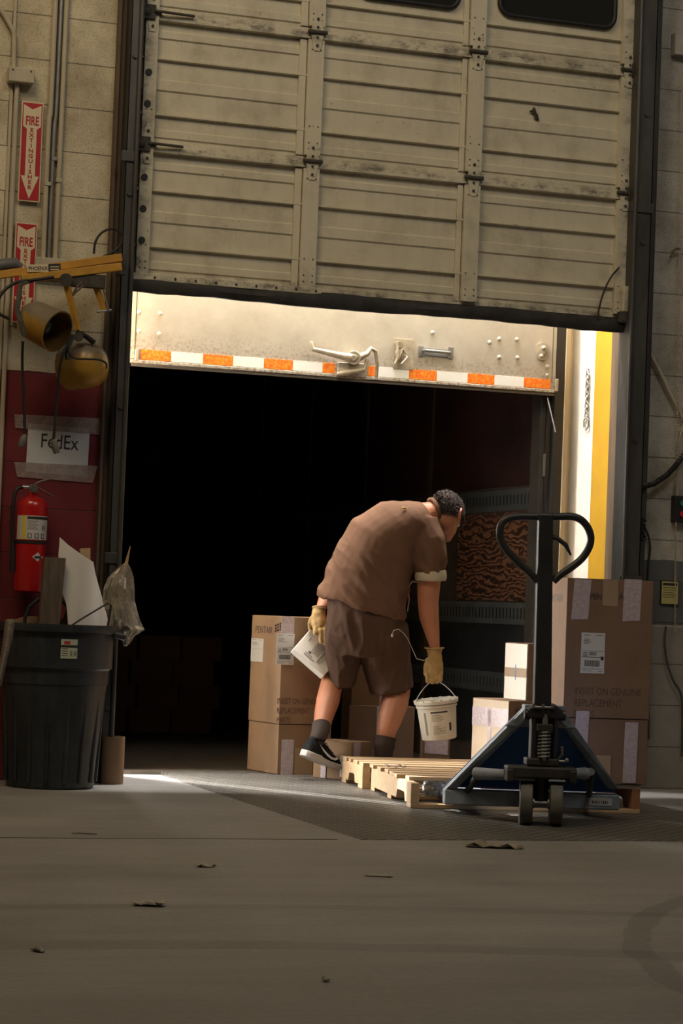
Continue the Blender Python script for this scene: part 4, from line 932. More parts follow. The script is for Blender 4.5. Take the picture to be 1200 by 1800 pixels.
# sticker facing the camera
va = math.degrees(math.atan2(CP.y - bc.y, CP.x - bc.x))
a0, a1 = va + 3, va + 35
zs1 = WY(128, 1124, -.6).z; zs0 = WY(128, 1158, -.6).z
fr_ = lambda z: .2585
b = MB(); b.add(*patch(0, zs0, zs1, va + 5, va + 17.5 + 4, off=.002, fr=fr_), 0); b.add(*patch(0, zs1 - .022, zs1 - .008, va + 8, va + 14, off=.003, fr=fr_), 1); b.add(*patch(0, zs1 - .036, zs1 - .026, va + 5, va + 21.5, off=.003, fr=fr_), 2)
for i in range(5): b.add(*patch(0, zs0 + .012 + i * .010, zs0 + .014 + i * .010, va + 6, va + 12, off=.003, fr=fr_), 2)
for aa in (14, 18): b.add(*patch(0, zs0 + .012, zs0 + .034, va + aa, va + aa + 2.6, off=.003, fr=fr_), 3)
b.build('sticker', [plain('sticker_green_white', (.46, .50, .38), .5), plain('sticker_red', (.42, .05, .06), .5), M_blackink, plain('sticker_grey', (.2, .22, .17), .6)], bn)

def B(px, py, y): return WY(px, py, y)
def slab(name, lab, cat, quad, thick, m, y, extra=None):
    pts = [Vector(B(px, py, yy)) for px, py, yy in quad]; o_ = pts[0].copy(); t = MB(); n = len(pts)
    nn = (pts[1] - pts[0]).cross(pts[2] - pts[1]).normalized(); 
    if nn.y < 0: nn = -nn
    vs = [p - o_ for p in pts] + [p - o_ + nn * thick for p in pts]
    t.add(vs, [tuple(range(n)), tuple(range(2 * n - 1, n - 1, -1))] + [(i, (i + 1) % n, (i + 1) % n + n, i + n) for i in range(n)])
    o = t.build(name, m, bevel=.001); o.location = o_; return tag(o, lab, cat)
M_plank = mat('old_dark_plank', (.12, .09, .065), .8, var=.5, scale=10, stretch=(3, 3, .5))
slab('plank', 'dark weathered plank with a pale sawn end, standing in the waste bin', 'plank', [(62, 1180, -.42), (97, 1180, -.42), (116, 981, -.40), (79, 979, -.40)], .035, M_plank, 0)
slab('wood_offcut', 'orange wood offcut poking up behind the foam sheet in the bin', 'wood offcut', [(146, 1150, -.22), (158, 1150, -.22), (159, 963, -.20), (141, 964, -.20)], .02, M_pine, 0)
slab('cardboard_scrap', 'tan cardboard scrap lying low at the left in the bin', 'cardboard scrap', [(20, 1130, -.30), (66, 1130, -.30), (66, 1084, -.30), (45, 1083, -.30), (20, 1091, -.30)], .004, M_card2, 0)
slab('cardboard_scrap', 'orange cardboard scrap between the dark plank and the foam sheet', 'cardboard scrap', [(100, 1130, -.29), (132, 1130, -.29), (128, 1070, -.29), (117, 1068, -.29), (112, 1085, -.29), (102, 1092, -.29)], .004, M_card2, 0)
# foam sheet, curved
outline = [(105, 1140), (104, 975), (105, 945), (119, 957), (141, 973), (163, 987), (176, 1042), (190, 1110), (190, 1140)]
def foam():
    b = MB(); rows = [(945, 105, 106), (957, 104.5, 119), (973, 103, 141), (988, 103, 164), (1010, 104, 168), (1042, 109, 177), (1060, 116, 182), (1075, 118, 186), (1100, 120, 192), (1140, 121, 196)]
    vs = []; n = 12
    for py, xa, xb in rows:
        for i in range(n + 1):
            u = i / n; px = xa + (xb - xa) * u
            vs.append(B(px, py, -.33 + .10 * (px - 105) / 90 - .05 * math.sin(PI * min(1, (px - 100) / 90)) + (py - 945) * -.0002))
    o_ = vs[0].copy(); vs = [v - o_ for v in vs]; m_ = len(vs); vs2 = vs + [v + Vector((0, .006, 0)) for v in vs]; fs = []
    for r_ in range(len(rows) - 1):
        for i in range(n):
            a_ = r_ * (n + 1) + i; fs.append((a_, a_ + 1, a_ + n + 2, a_ + n + 1)); fs.append((a_ + m_, a_ + n + 1 + m_, a_ + n + 2 + m_, a_ + 1 + m_))
    R_ = len(rows)
    for r_ in range(R_ - 1):
        for i in (0, n): a_ = r_ * (n + 1) + i; fs.append((a_, a_ + n + 1, a_ + n + 1 + m_, a_ + m_))
    for i in range(n): fs.append((i, i + 1, i + 1 + m_, i + m_))
    b.add(vs2, fs); o = b.build('foam_sheet', mat('white_foam', (.70, .67, .62), .8, var=.04, scale=6, bmp=.05, stretch=(3, 3, .4)), smooth=50); o.location = o_
    tag(o, 'large pale curved foam sheet with a pointed top, standing in the bin', 'foam sheet')
foam()
def strap_(lab, pts, w=.007, m=M_black, name='packing_strap'):
    p = [Vector(B(*q)) for q in pts]; o_ = p[0].copy(); o = MB().tube([v - o_ for v in p], w, 6, flat=.35).build(name, m, smooth=60); o.location = o_; return tag(o, lab, 'strap')
strap_('black packing strap arching behind the dark plank in the bin', [(42, 1120, -.35), (44, 1085, -.35), (52, 1066, -.35), (68, 1054, -.36), (92, 1050, -.36), (112, 1058, -.36), (124, 1075, -.36), (129, 1094, -.36), (129, 1115, -.36)], .008)
strap_('straight black strap slanting up across the foam sheet to a bent corner', [(118, 1105, -.48), (140, 1090, -.47), (165, 1075, -.45), (190, 1060, -.44), (195, 1064, -.44), (192, 1085, -.44), (188, 1108, -.44)], .010)
# stick and plastic film
stk = [Vector(B(px, py, -.30)) for px, py in ((186, 1130), (205, 1050), (222, 990), (229, 960))]
o_ = stk[0].copy(); o = MB().tube([v - o_ for v in stk], [.008, .008, .008, .002], 5).build('wooden_stick', M_pine); o.location = o_; tag(o, 'thin pointed wooden stick rising out of the bubble film at the right of the bin', 'stick')
M_film = clearmat('cloudy_film', (.42, .38, .30), .50, .2)
def film(name, lab, rows, y0, amp, seed, m=M_film, cat='plastic film', n=14, off=(0, 0, 0)):
    vs = []; 
    for py, xa, xb in rows:
        for i in range(n + 1):
            u = i / n; px = xa + (xb - xa) * u; v = B(px, py, y0)
            k = noise.noise(Vector((px * .07, py * .05, seed))) + .5 * noise.noise(Vector((px * .2, py * .15, seed + 5)))
            v = B(px, py, y0 - abs(k) * amp - .05 * math.sin(PI * u)); vs.append(v)
    o_ = vs[0].copy(); vs = [v - o_ for v in vs]; fs = []
    for r_ in range(len(rows) - 1):
        for i in range(n): a_ = r_ * (n + 1) + i; fs.append((a_, a_ + 1, a_ + n + 2, a_ + n + 1))
    b = MB(); b.add(vs, fs); o = b.build(name, m, smooth=25); o.location = o_
    s_ = o.modifiers.new('thickness', 'SOLIDIFY'); s_.thickness = .0015
    return tag(o, lab, cat)
film('bubble_film', 'crumpled translucent bubble film drooping over the right rim of the bin', [(990, 219, 224), (1000, 206, 230), (1015, 190, 234), (1035, 182, 236), (1055, 180, 236), (1070, 184, 240), (1085, 190, 244), (1100, 198, 250), (1107, 204, 255), (1118, 212, 236), (1128, 216, 230), (1136, 219, 222)], -.33, .05, 3.3)
film('plastic_film', 'smaller strip of cloudy film folded against the bubble film', [(1010, 200, 222), (1030, 192, 222), (1050, 189, 226), (1070, 192, 228), (1090, 194, 225), (1105, 196, 215)], -.36, .04, 9.1)
film('plastic_strip', 'strip of cloudy film hanging down the left side of the bin', [(1088, 10, 26), (1100, 8, 25), (1120, 6, 22), (1150, 2, 15), (1180, -4, 8), (1205, -8, 2)], -.60, .02, 5.5, n=5)
# cardboard sleeve beside the bin
q0 = GZ(172, 1377); q1 = GZ(212, 1378)
t = thing('cardboard_tube', 'short upright cardboard tube on the floor between the bin and the opening', 'cardboard tube', ((q0.x + q1.x) / 2 + .01, -.13, 0))
hT = WY(192, 1296, -.19).z; b = MB(); b.lathe([(.052, 0), (.054, 0), (.055, hT * .5), (.054, hT), (.049, hT), (.049, 0), (.052, 0)], 40); b.build('tube_wall', M_card2, t, smooth=40)

# ------------------------------------------------------------ right wall things
cb = thing('control_box', 'black dock control box with green and red buttons on the right wall', 'control box', WY(1186, 895, -.05))
MB().box((0, 0, -.065), (.10, .05, .070)).build('enclosure', M_black, cb, bevel=.004)
MB().cyl((.040, 0, .03), (.040, -.014, .03), .015, n=18).build('green_button', plain('green_button', (.02, .22, .14), .35), cb, smooth=40)
MB().cyl((.040, 0, -.025), (.040, -.014, -.025), .015, n=18).build('red_button', plain('red_button', (.5, .02, .02), .35), cb, smooth=40)
MB().cyl((.075, 0, .0), (.075, -.010, .0), .008, n=12).build('indicator', M_label, cb, smooth=40)
a_ = WY(1162, 1061, -.012); c_ = WY(1192, 1023, -.012)
nt = thing('yellow_notice', 'small yellow printed notice on the dark painted band of the right wall', 'notice', a_); w_ = c_.x - a_.x; h_ = c_.z - a_.z
b = MB(); b.box((-.005, .002, -.005), (w_ + .005, .010, h_ + .005), 1); b.box((0, 0, 0), (w_, .003, h_), 0); b.box((.006, -.001, h_ - .02), (w_ - .006, .001, h_ - .008), 1)
for i in range(5): b.box((.008, -.001, h_ - .032 - i * .012), (w_ - .012 - (i % 3) * .008, .001, h_ - .030 - i * .012), 1)
b.build('notice_plate', [plain('notice_yellow', (.46, .42, .16), .6), M_blackink], nt)
def helix(pts, r, turns, w, n=10):
    P_ = [Vector(p) for p in pts]; out = []; N_ = turns * n
    for i in range(N_ + 1):
        u = i / N_ * (len(P_) - 1); k = min(int(u), len(P_) - 2); f = u - k; c = P_[k].lerp(P_[k + 1], f); d = (P_[k + 1] - P_[k]).normalized(); a = d.cross(Vector((0, 1, 0))).normalized(); bb = a.cross(d); t_ = 2 * PI * i / n
        out.append(c + a * math.cos(t_) * r + bb * math.sin(t_) * r)
    return out
cc = thing('coiled_cord', 'black coiled cord hanging from the track across the right wall', 'cord', WY(1125, 857, -.06)); o_ = WY(1125, 857, -.06)
MB().tube([p - o_ for p in helix([WY(1125, 857, -.06), WY(1150, 850, -.06), WY(1172, 835, -.06), WY(1190, 815, -.06), WY(1215, 780, -.06)], .011, 34, .005)], .0045, 6).build('coil', M_black, cc, smooth=60)
pipe('conduit', 'thin diagonal rod running down the right wall away from the door track', [WY(1131, 600, -.03), WY(1160, 655, -.03), WY(1185, 706, -.03), WY(1215, 765, -.03)], .010, M_pipe, cat='rod')
pipe('conduit', 'vertical conduit entering the black control box from above', [WY(1205, 740, -.03), WY(1195, 765, -.03), WY(1192, 790, -.03), WY(1190, 876, -.03)], .008, M_pipe)
pts = [WY(px, py, -.045) for px, py in ((1199, 120), (1197, 330), (1193, 560), (1190, 800), (1187, 950), (1186, 1110))]
o_ = Vector(pts[-1]); t = thing('pull_chain', 'thin long pull chain hanging down the right wall past the yellow notice', 'chain', o_)
MB().tube([Vector(p) - o_ for p in helix(pts, .003, 260, .0, n=6)], .0022, 5).build('links', M_pipe, t)
pts = [WY(px, py, -.04) for px, py in ((1196, 438), (1188, 437), (1181, 443), (1178, 452))]; o_ = Vector(pts[0])
o = MB().tube([p - o_ for p in pts], .006, 8).build('wall_hook', M_rust, smooth=60); o.location = o_; tag(o, 'small curled rusty hook on the right wall beside the pull chain', 'hook')
pts = [WY(px, py, -.03) for px, py in ((1128, 900), (1133, 925), (1140, 945), (1142, 965), (1139, 1000), (1138, 1050), (1138, 1100), (1140, 1300))]; o_ = Vector(pts[-1])
pipe('cable', 'dark cable bending down the grey wall just right of the door track', pts, .006, M_steel, cat='cable')
pts = [WY(px, py, -.03) for px, py in ((1170, 1101), (1168, 1130), (1172, 1165), (1182, 1195), (1196, 1220), (1199, 1260), (1198, 1330))]
pipe('cable', 'dark cable curving low across the right wall below the painted band', pts, .006, M_steel, cat='cable')
hp = WY(1127, 930, -.08); t = thing('chain_hoist_lock', 'small dark chain keeper bolted to the right door track', 'bracket', hp)
MB().box((-.01, -.02, -.06), (.012, .06, .06)).build('plate', M_steelblk, t, bevel=.003)
for k in range(6): MB().sphere((.004 + .006 * (k % 2), -.022, -.055 + k * .02), .009, n=8).build('link', M_steelblk, t, smooth=60)
struct('trim_5', MB().box((5.30, -.05, 3.75), (8.4, .0, 3.86)), mat('grey_ledge', (.36, .35, .30), .6))
pipe('drain_pipe', 'dark vertical pipe at the top right above the ledge', [(5.40, -.06, 5.2), (5.40, -.06, 3.87)], .022, M_steelblk, cat='pipe')
# holdback chain on the white panel
cn_ = Vector((-.904, -.427, 0)); cd_ = ray(1033, 648); ch0 = CP + cd_ * ((Vector((5.198, .57, 0)) + cn_ * .009 - CP).dot(cn_) / cd_.dot(cn_)); t = thing('hanging_chain', 'short steel chain hanging on the sunlit white panel', 'chain', ch0)
z = 0; k = 0
while z > -.24:
    r_ = [(.0, -.0), (.011, -.008), (.011, -.026), (0, -.034), (-.011, -.026), (-.011, -.008)]
    if k % 2: pts = [(x_ * .43, -x_ * .9, z + zz) for x_, zz in r_]
    else: pts = [(x_ * .9, x_ * .43, z + zz) for x_, zz in r_]
    MB().tube(pts, .0034, 6, closed=True).build('link', M_galv, t, smooth=60); z -= .026; k += 1
MB().tube([(x_ * .6, -x_ * 1.35, z + zz * 2) for x_, zz in r_], .004, 6, closed=True).build('end_ring', M_galv, t, smooth=60)

# ------------------------------------------------------------ litter on the floor
def scrap(lab, px, py, w, d, h, seed, m, name='floor_scrap', cat='litter', rot=0):
    o_ = GZ(px, py); n = 7; r = random.Random(seed); vs = []
    for i in range(n + 1):
        for j in range(4):
            x = (i / n - .5) * w; y = (j / 3 - .5) * d * (1 - .6 * abs(i / n - .5) * 2 * r.random()); vs.append((x, y, .002 + h * max(0, noise.noise(Vector((i * .7, j * .9, seed))) + .25)))
    fs = [(i * 4 + j, i * 4 + j + 1, i * 4 + j + 5, i * 4 + j + 4) for i in range(n) for j in range(3)]
    o = MB().add(vs, fs).build(name, m, smooth=30); o.location = o_; o.rotation_euler = (0, 0, rot - PSI); s_ = o.modifiers.new('thickness', 'SOLIDIFY'); s_.thickness = .002
    return tag(o, lab, cat)
M_scr = mat('dry_scrap', (.36, .33, .27), .8, var=.3, scale=20)
scrap('largest splintered scrap on the concrete, below the pallet jack', 868, 1490, .21, .10, .035, 3, mat('brown_scrap', (.27, .23, .17), .8, var=.5, scale=20), name='splinter_pile')
scrap('pale torn scrap on the concrete left of centre', 361, 1524, .058, .05, .02, 5, M_scr, rot=.4)
scrap('pale knotted scrap lowest left on the concrete', 262, 1592, .09, .06, .03, 8, M_scr)
scrap('thin dark sliver on the concrete in front of the bin', 148, 1467, .09, .012, .004, 11, M_steel)
scrap('faint thin scrap on the concrete below the pallet', 666, 1541, .09, .03, .006, 14, M_scr)
scrap('tiny scrap on the concrete near the bottom left corner', 67, 1673, .025, .04, .015, 17, M_scr, rot=.8)
scrap('tiny scrap on the concrete at the bottom centre', 573, 1725, .015, .03, .012, 19, M_scr)
o = scrap('shiny crumpled scrap of wrap lying on the pallet boards', 690, 1350, .10, .06, .02, 22, M_clear, name='wrap_scrap'); o.location = GZ(694, 1350, .126)
o = film('stretch_wrap', 'grey crumpled stretch wrap caught between pallet and pallet jack', [(1373, 745, 790), (1380, 742, 795), (1390, 742, 795), (1400, 748, 792)], -1.30, .03, 4.4, m=clearmat('grey_wrap', (.2, .2, .2), .7)); 
# ------------------------------------------------------------ the worker
root = Vector((3.86, .28, 0)); D0 = (Vector((3.9, .28, .8)) - CP).dot(FW); PXM = D0 / F
def P(px, py, d=0.0): return CP + ray(px, py) * (D0 + d)
man = thing('person', 'person in brown short-sleeved shirt and shorts bending over with a bucket and a white carton', 'person', root)
def L_(v): return Vector(v) - root
def clothmat(name, c, bm=.5):
    m, t, b = newmat(name); v = coord(t); n = noi(t, coord(t, (1, 1, .5)), 9, 4, .55); n2 = noi(t, v, 260, 2, .5)
    t.links.new(ramp(t, n, [(.3, tuple(x * .86 for x in c)), (.7, tuple(x * 1.08 for x in c))]), b.inputs['Base Color'])
    b.inputs['Roughness'].default_value = .85; b.inputs['Specular IOR Level'].default_value = .2; bump(t, b, n, bm, .012); return m
M_shirt = clothmat('brown_shirt_cloth', (.150, .080, .048)); M_shorts = clothmat('brown_shorts_cloth', (.085, .048, .032)); M_sock = clothmat('brown_sock', (.06, .045, .037), 1.0)
M_skin = mat('skin', (.44, .18, .095), .5, var=.12, scale=10, bmp=.03); M_skin.node_tree.nodes['Principled BSDF'].inputs['Subsurface Weight'].default_value = .0
M_glove = mat('tan_leather_glove', (.42, .27, .10), .7, var=.35, scale=30, bmp=.4); M_hair = mat('dark_brown_hair', (.030, .015, .010), .85, var=.6, scale=60, bmp=.6)
def limb(b, pts, n=16, cap=True):
    """pts: (px, py, d, ra_px, rb_px): elliptical sections along a chain"""
    P_ = [P(q[0], q[1], q[2]) for q in pts]; vs = []; k = len(pts)
    for i, q in enumerate(pts):
        d = (P_[min(i + 1, k - 1)] - P_[max(i - 1, 0)]).normalized(); A = d.cross(FW)
        if A.length < .15: A = RT.copy()
        A.normalize(); Bv = A.cross(d).normalized(); ra = q[3] * PXM; rb = (q[4] if len(q) > 4 else q[3]) * PXM
        for j in range(n):
            t = 2 * PI * j / n; vs.append(P_[i] + A * math.cos(t) * ra + Bv * math.sin(t) * rb)
    fs = [(i * n + j, i * n + (j + 1) % n, (i + 1) * n + (j + 1) % n, (i + 1) * n + j) for i in range(k - 1) for j in range(n)]
    fs += [tuple(range(n - 1, -1, -1)), tuple((k - 1) * n + j for j in range(n))]
    b.add([L_(v) for v in vs], fs); return b
def ball(b, px, py, d, r, ry=None, rz=None):
    c = L_(P(px, py, d)); r = r * PXM; b.sphere(c, (r, (ry or r / PXM) * PXM, (rz or r / PXM) * PXM), n=16); return b
def solid(b, name, m, voxel=.008, it=6, fold=None, parent=man):
    me = bpy.data.meshes.new('t'); me.from_pydata([tuple(v) for v in b.v], [], b.f)
    bm = bmesh.new(); bm.from_mesh(me); bmesh.ops.recalc_face_normals(bm, faces=bm.faces); bm.to_mesh(me); bm.free()
    o = bpy.data.objects.new('t', me); COL.objects.link(o)
    r = o.modifiers.new('r', 'REMESH'); r.mode = 'VOXEL'; r.voxel_size = voxel
    if it: s = o.modifiers.new('s', 'SMOOTH'); s.iterations = it; s.factor = .6
    dg = bpy.context.evaluated_depsgraph_get(); dg.update(); me2 = bpy.data.meshes.new_from_object(o.evaluated_get(dg))
    bpy.data.objects.remove(o); bpy.data.meshes.remove(me); me2.name = name
    if fold:
        nrm = [v.normal.copy() for v in me2.vertices]
        for v, nn in zip(me2.vertices, nrm): v.co += nn * fold(v.co)
    me2.shade_smooth(); me2.materials.clear(); me2.materials.append(m)
    for p_ in me2.polygons: p_.material_index = 0
    o = bpy.data.objects.new(name, me2); COL.objects.link(o); o.parent = parent; return o

# head frame
HC = P(782, 906, .07)
f_ = (FW * .66 - UP * .62 + RT * .42).normalized(); s_ = (RT * .82 - FW * .48 + UP * .02); s_ = (s_ - f_ * s_.dot(f_)).normalized(); u_ = s_.cross(f_).normalized()
if u_.dot(UP) < 0: u_ = -u_
HM = Matrix((s_, f_, u_)).transposed().to_4x4(); HM.translation = HC - root   # local: x = his right side, y = face, z = crown
body = MB()
limb(body, [(640, 1075, 0, 60, 42), (648, 1030, 0, 58, 42), (660, 985, 0, 58, 44), (680, 948, 0, 54, 44), (706, 926, 0, 46, 44), (732, 912, .01, 32, 36), (752, 903, .02, 21, 22), (766, 900, .04, 19, 20), (776, 902, .06, 19, 20)])
# right arm
limb(body, [(742, 930, 0, 26), (755, 965, -.03, 24), (756, 1000, -.04, 21), (753, 1030, -.04, 20.5), (752, 1060, -.04, 18.5), (754, 1085, -.04, 17.5), (759, 1110, -.04, 13.5), (763, 1135, -.045, 9.5), (764, 1150, -.045, 9)])
# left arm
limb(body, [(700, 920, .14, 26), (672, 938, .20, 22), (634, 970, .26, 19), (600, 1004, .28, 17), (584, 1032, .22, 15), (568, 1058, .14, 10.5), (562, 1075, .10, 8.5), (560, 1085, .09, 8.5)])
# legs
limb(body, [(676, 1085, 0, 34), (684, 1140, .12, 31), (697, 1195, .17, 25), (698, 1213, .15, 24), (693, 1238, .11, 25), (685, 1265, .07, 21.5), (679, 1288, .04, 17), (676, 1305, .03, 14), (674, 1330, .02, 13), (675, 1350, .03, 13)])
limb(body, [(606, 1085, .02, 33), (598, 1140, .12, 28), (590, 1180, .16, 22), (582, 1205, .12, 20), (576, 1232, .06, 21), (569, 1258, -.01, 17.5), (564, 1278, -.07, 13.5), (559, 1298, -.11, 11), (553, 1314, -.13, 9)])
# head
hb_ = MB(); hb_.sphere((0, -.005, .028), (.077, .098, .090), n=24); hb_.sphere((0, .045, -.045), (.056, .052, .062), n=20); hb_.sphere((0, .085, -.085), (.026, .018, .018), n=12); hb_.sphere((0, .0, -.035), (.068, .068, .055), n=20)
hb_.tube([(0, .088, .012), (0, .112, -.022), (0, .100, -.030)], [.009, .015, .011], 8); hb_.tube([(-.024, .092, -.052), (0, .101, -.052), (.024, .092, -.052)], .006, 6); hb_.tube([(-.024, .091, -.062), (0, .099, -.062), (.024, .091, -.062)], .007, 6)
hb_.tube([(-.045, .080, .020), (-.02, .094, .024), (.02, .094, .024), (.045, .080, .020)], .008, 6)
body.add([HM @ Vector(v) for v in hb_.v], hb_.f)
solid(body, 'body', M_skin, .006, 4)
for sg in (-1, 1):
    e = MB(); pts = [(sg * .074, .012, -.022), (sg * .086, .000, -.012), (sg * .092, -.016, .010), (sg * .088, -.012, .030), (sg * .080, .006, .032), (sg * .074, .014, .018)]
    e.tube(pts, [.006, .007, .007, .007, .006, .005], 8); e.sphere((sg * .080, -.001, .006), (.006, .014, .024), n=12)
    e2 = MB(); e2.add([HM @ Vector(v) for v in e.v], e.f); solid(e2, 'ear', mat('reddened_skin', (.62, .20, .12), .45, var=.1, bmp=0), .003, 2)
    e = MB(); e.sphere((sg * .030, .089, .008), .011, n=12); e2 = MB(); e2.add([HM @ Vector(v) for v in e.v], e.f); e2.build('eye', M_label, man, smooth=60)
# hair cap
h = MB(); vs = []; n = 40; keep = []
rows = 22
for i in range(rows + 1):
    a_ = PI * .78 * i / rows
    for j in range(n):
        t = 2 * PI * j / n; front = math.sin(t)
        aa = min(a_, PI * (.64 - .24 * front if front > 0 else .64 + .13 * -front) * 1.0)
        r_ = 1.0 + .05 * noise.noise(Vector((math.cos(t) * 9, math.sin(t) * 9, a_ * 9))); aa += .06 * noise.noise(Vector((t * 3, 1, 2))) if a_ > aa else 0
        vs.append(HM @ Vector((.0835 * math.sin(aa) * math.cos(t) * r_, -.008 + .106 * math.sin(aa) * front * r_, .028 + .100 * math.cos(aa) * r_)))
fs = [(i * n + j, (i + 1) * n + j, (i + 1) * n + (j + 1) % n, i * n + (j + 1) % n) for i in range(rows) for j in range(n)]
h.add(vs, fs); ho = h.build('hair', M_hair, man, smooth=60); sm = ho.modifiers.new('thickness', 'SOLIDIFY'); sm.thickness = .004
hs = MB(); rr = random.Random(3)
for k in range(1600):
    t = rr.uniform(0, 2 * PI); front = math.sin(t); lim = (.63 - .24 * front if front > 0 else .63 + .13 * -front) + rr.uniform(-.03, .025)
    a_ = math.acos(1 - rr.random() * (1 - math.cos(lim * PI)))
    nrm_ = Vector((math.sin(a_) * math.cos(t), math.sin(a_) * math.sin(t), math.cos(a_))); c_ = Vector((.085 * nrm_.x, -.008 + .108 * nrm_.y, .028 + .102 * nrm_.z))
    tip = c_ + nrm_ * rr.uniform(.004, .009) + Vector((rr.uniform(-.006, .006), rr.uniform(-.006, .006), -.012 * math.sin(a_) + rr.uniform(-.004, .004)))
    hs.tube([HM @ (c_ - nrm_ * .003), HM @ tip], [.0022, .0006], 3)
hs.build('hair_strands', M_hair, ho, smooth=60)
g = MB(); g.tube([HM @ Vector(v) for v in ((.082, -.012, .020), (.083, .02, .022), (.078, .07, .018), (.060, .104, .016), (.02, .116, .012), (-.02, .116, .012), (-.060, .104, .016), (-.078, .07, .018), (-.083, .02, .022))], .0028, 6); 
for sg in (-1, 1): g.tube([HM @ Vector((sg * .034 + .024 * math.cos(t), .112 - abs(.6 * .024 * math.cos(t)), .006 + .018 * math.sin(t))) for t in [k * PI / 6 for k in range(12)]], .0028, 6, closed=True)
g.build('glasses', M_black, man, smooth=60)

# shirt
def ridged(p, s, st):
    q = Vector((p.x * st[0], p.y * st[1], p.z * st[2])) * s; return (1 - abs(noise.noise(q)) * 2.2)
RIG = Matrix((RT, FW, UP))
def fold_shirt(co):
    p = RIG @ co; q = Vector((p.x * .80 + p.z * .6, p.y, p.z * .8 - p.x * .6))   # creases run up towards the right shoulder
    a = ridged(q, 7.5, (1.6, .8, .45)); b2 = ridged(q + Vector((3, 1, 7)), 16, (1.4, .8, .4))
    w = min(1, max(.25, (1.35 - co.z) * 2.2)); return (.016 * (a - .4) + .007 * (b2 - .4)) * w
b = MB()
limb(b, [(633, 1068, 0, 80, 56), (636, 1058, 0, 79, 57), (643, 1030, 0, 76, 58), (655, 992, 0, 72, 58), (674, 953, 0, 68, 58), (702, 929, 0, 57, 56), (732, 914, .01, 39, 48), (750, 905, .02, 25, 28)], n=28)
limb(b, [(738, 925, 0, 36, 40), (752, 955, -.03, 33, 34), (756, 985, -.04, 29, 30), (756, 1012, -.04, 25, 27)], n=22)
limb(b, [(705, 920, .12, 34), (672, 938, .20, 30), (640, 966, .25, 27), (622, 984, .27, 26)], n=20)
shirt = solid(b, 'shirt', M_shirt, .007, 8, fold_shirt)
# hem tail flicking out at the left
b = MB(); limb(b, [(762, 890, .03, 1, 1), (762, 890, .03, 1, 1)])
def ringof(px, py, d, ra, rb, axis_to, r, name, m, par=shirt, n=28, flat=1.0, arc=(0, 2 * PI)):
    c = P(px, py, d); ax_ = (P(*axis_to) - c).normalized(); A = ax_.cross(FW).normalized(); Bv = A.cross(ax_).normalized(); full = arc[1] - arc[0] > 6.2
    pts = [L_(c + A * math.cos(t) * ra * PXM + Bv * math.sin(t) * rb * PXM) for t in [arc[0] + (arc[1] - arc[0]) * k / n for k in range(n if full else n + 1)]]
    return MB().tube(pts, r, 8, closed=full).build(name, m, par, smooth=60)
M_trim = plain('pale_cuff', (.50, .44, .31), .8)
cr = MB(); limb(cr, [(756, 1004, -.04, 27, 29), (756.5, 1010, -.04, 28, 30), (757, 1017, -.04, 28, 30), (757, 1021, -.04, 26, 28)], n=28)
cuff = cr.build('cuff_band', M_trim, shirt, smooth=60)
e = MB(); 
ringof(762, 897, .035, 20, 21, (775, 893, .05), .011, 'collar', M_shirt)
o_ = L_(P(710, 893, -.12)); MB().sphere(o_, (.012, .004, .006), n=10).build('neck_emblem', plain('emblem_yellow', (.5, .33, .03), .5), shirt, smooth=60)
# shorts
def fold_shorts(co):
    p = RIG @ co; return .011 * (ridged(p, 8, (1.8, 1, .5)) - .4) + .003 * (ridged(p + Vector((5, 2, 1)), 18, (1.5, 1, .5)) - .4)
b = MB()
limb(b, [(640, 1050, 0, 66, 48), (640, 1085, 0, 70, 50), (643, 1115, .02, 68, 49), (646, 1140, .04, 60, 46)], n=28)
limb(b, [(608, 1100, .02, 38, 44), (605, 1130, .06, 34, 40), (604, 1160, .10, 31, 35), (602, 1188, .13, 26.5, 33), (602, 1199, .14, 25, 33)], n=22)
limb(b, [(670, 1100, .0, 44, 46), (676, 1130, .05, 45, 44), (680, 1160, .10, 43.5, 40), (685, 1190, .13, 41.5, 37), (688, 1213, .14, 39.5, 37)], n=24)
shorts = solid(b, 'shorts', M_shorts, .007, 7, fold_shorts)
# socks
b = MB(); limb(b, [(678, 1296, .035, 19.5), (676.5, 1304, .03, 17.5), (675.5, 1312, .028, 18.5), (674.5, 1320, .025, 16.5), (674, 1335, .02, 15.5), (675, 1352, .03, 15)]); b.build('sock', M_sock, man, smooth=60)
b = MB(); limb(b, [(564, 1274, -.06, 16.5), (564, 1282, -.08, 16), (560, 1294, -.105, 14.5), (554.5, 1306, -.125, 13.5), (552, 1318, -.135, 12)]); b.build('sock', M_sock, man, smooth=60)
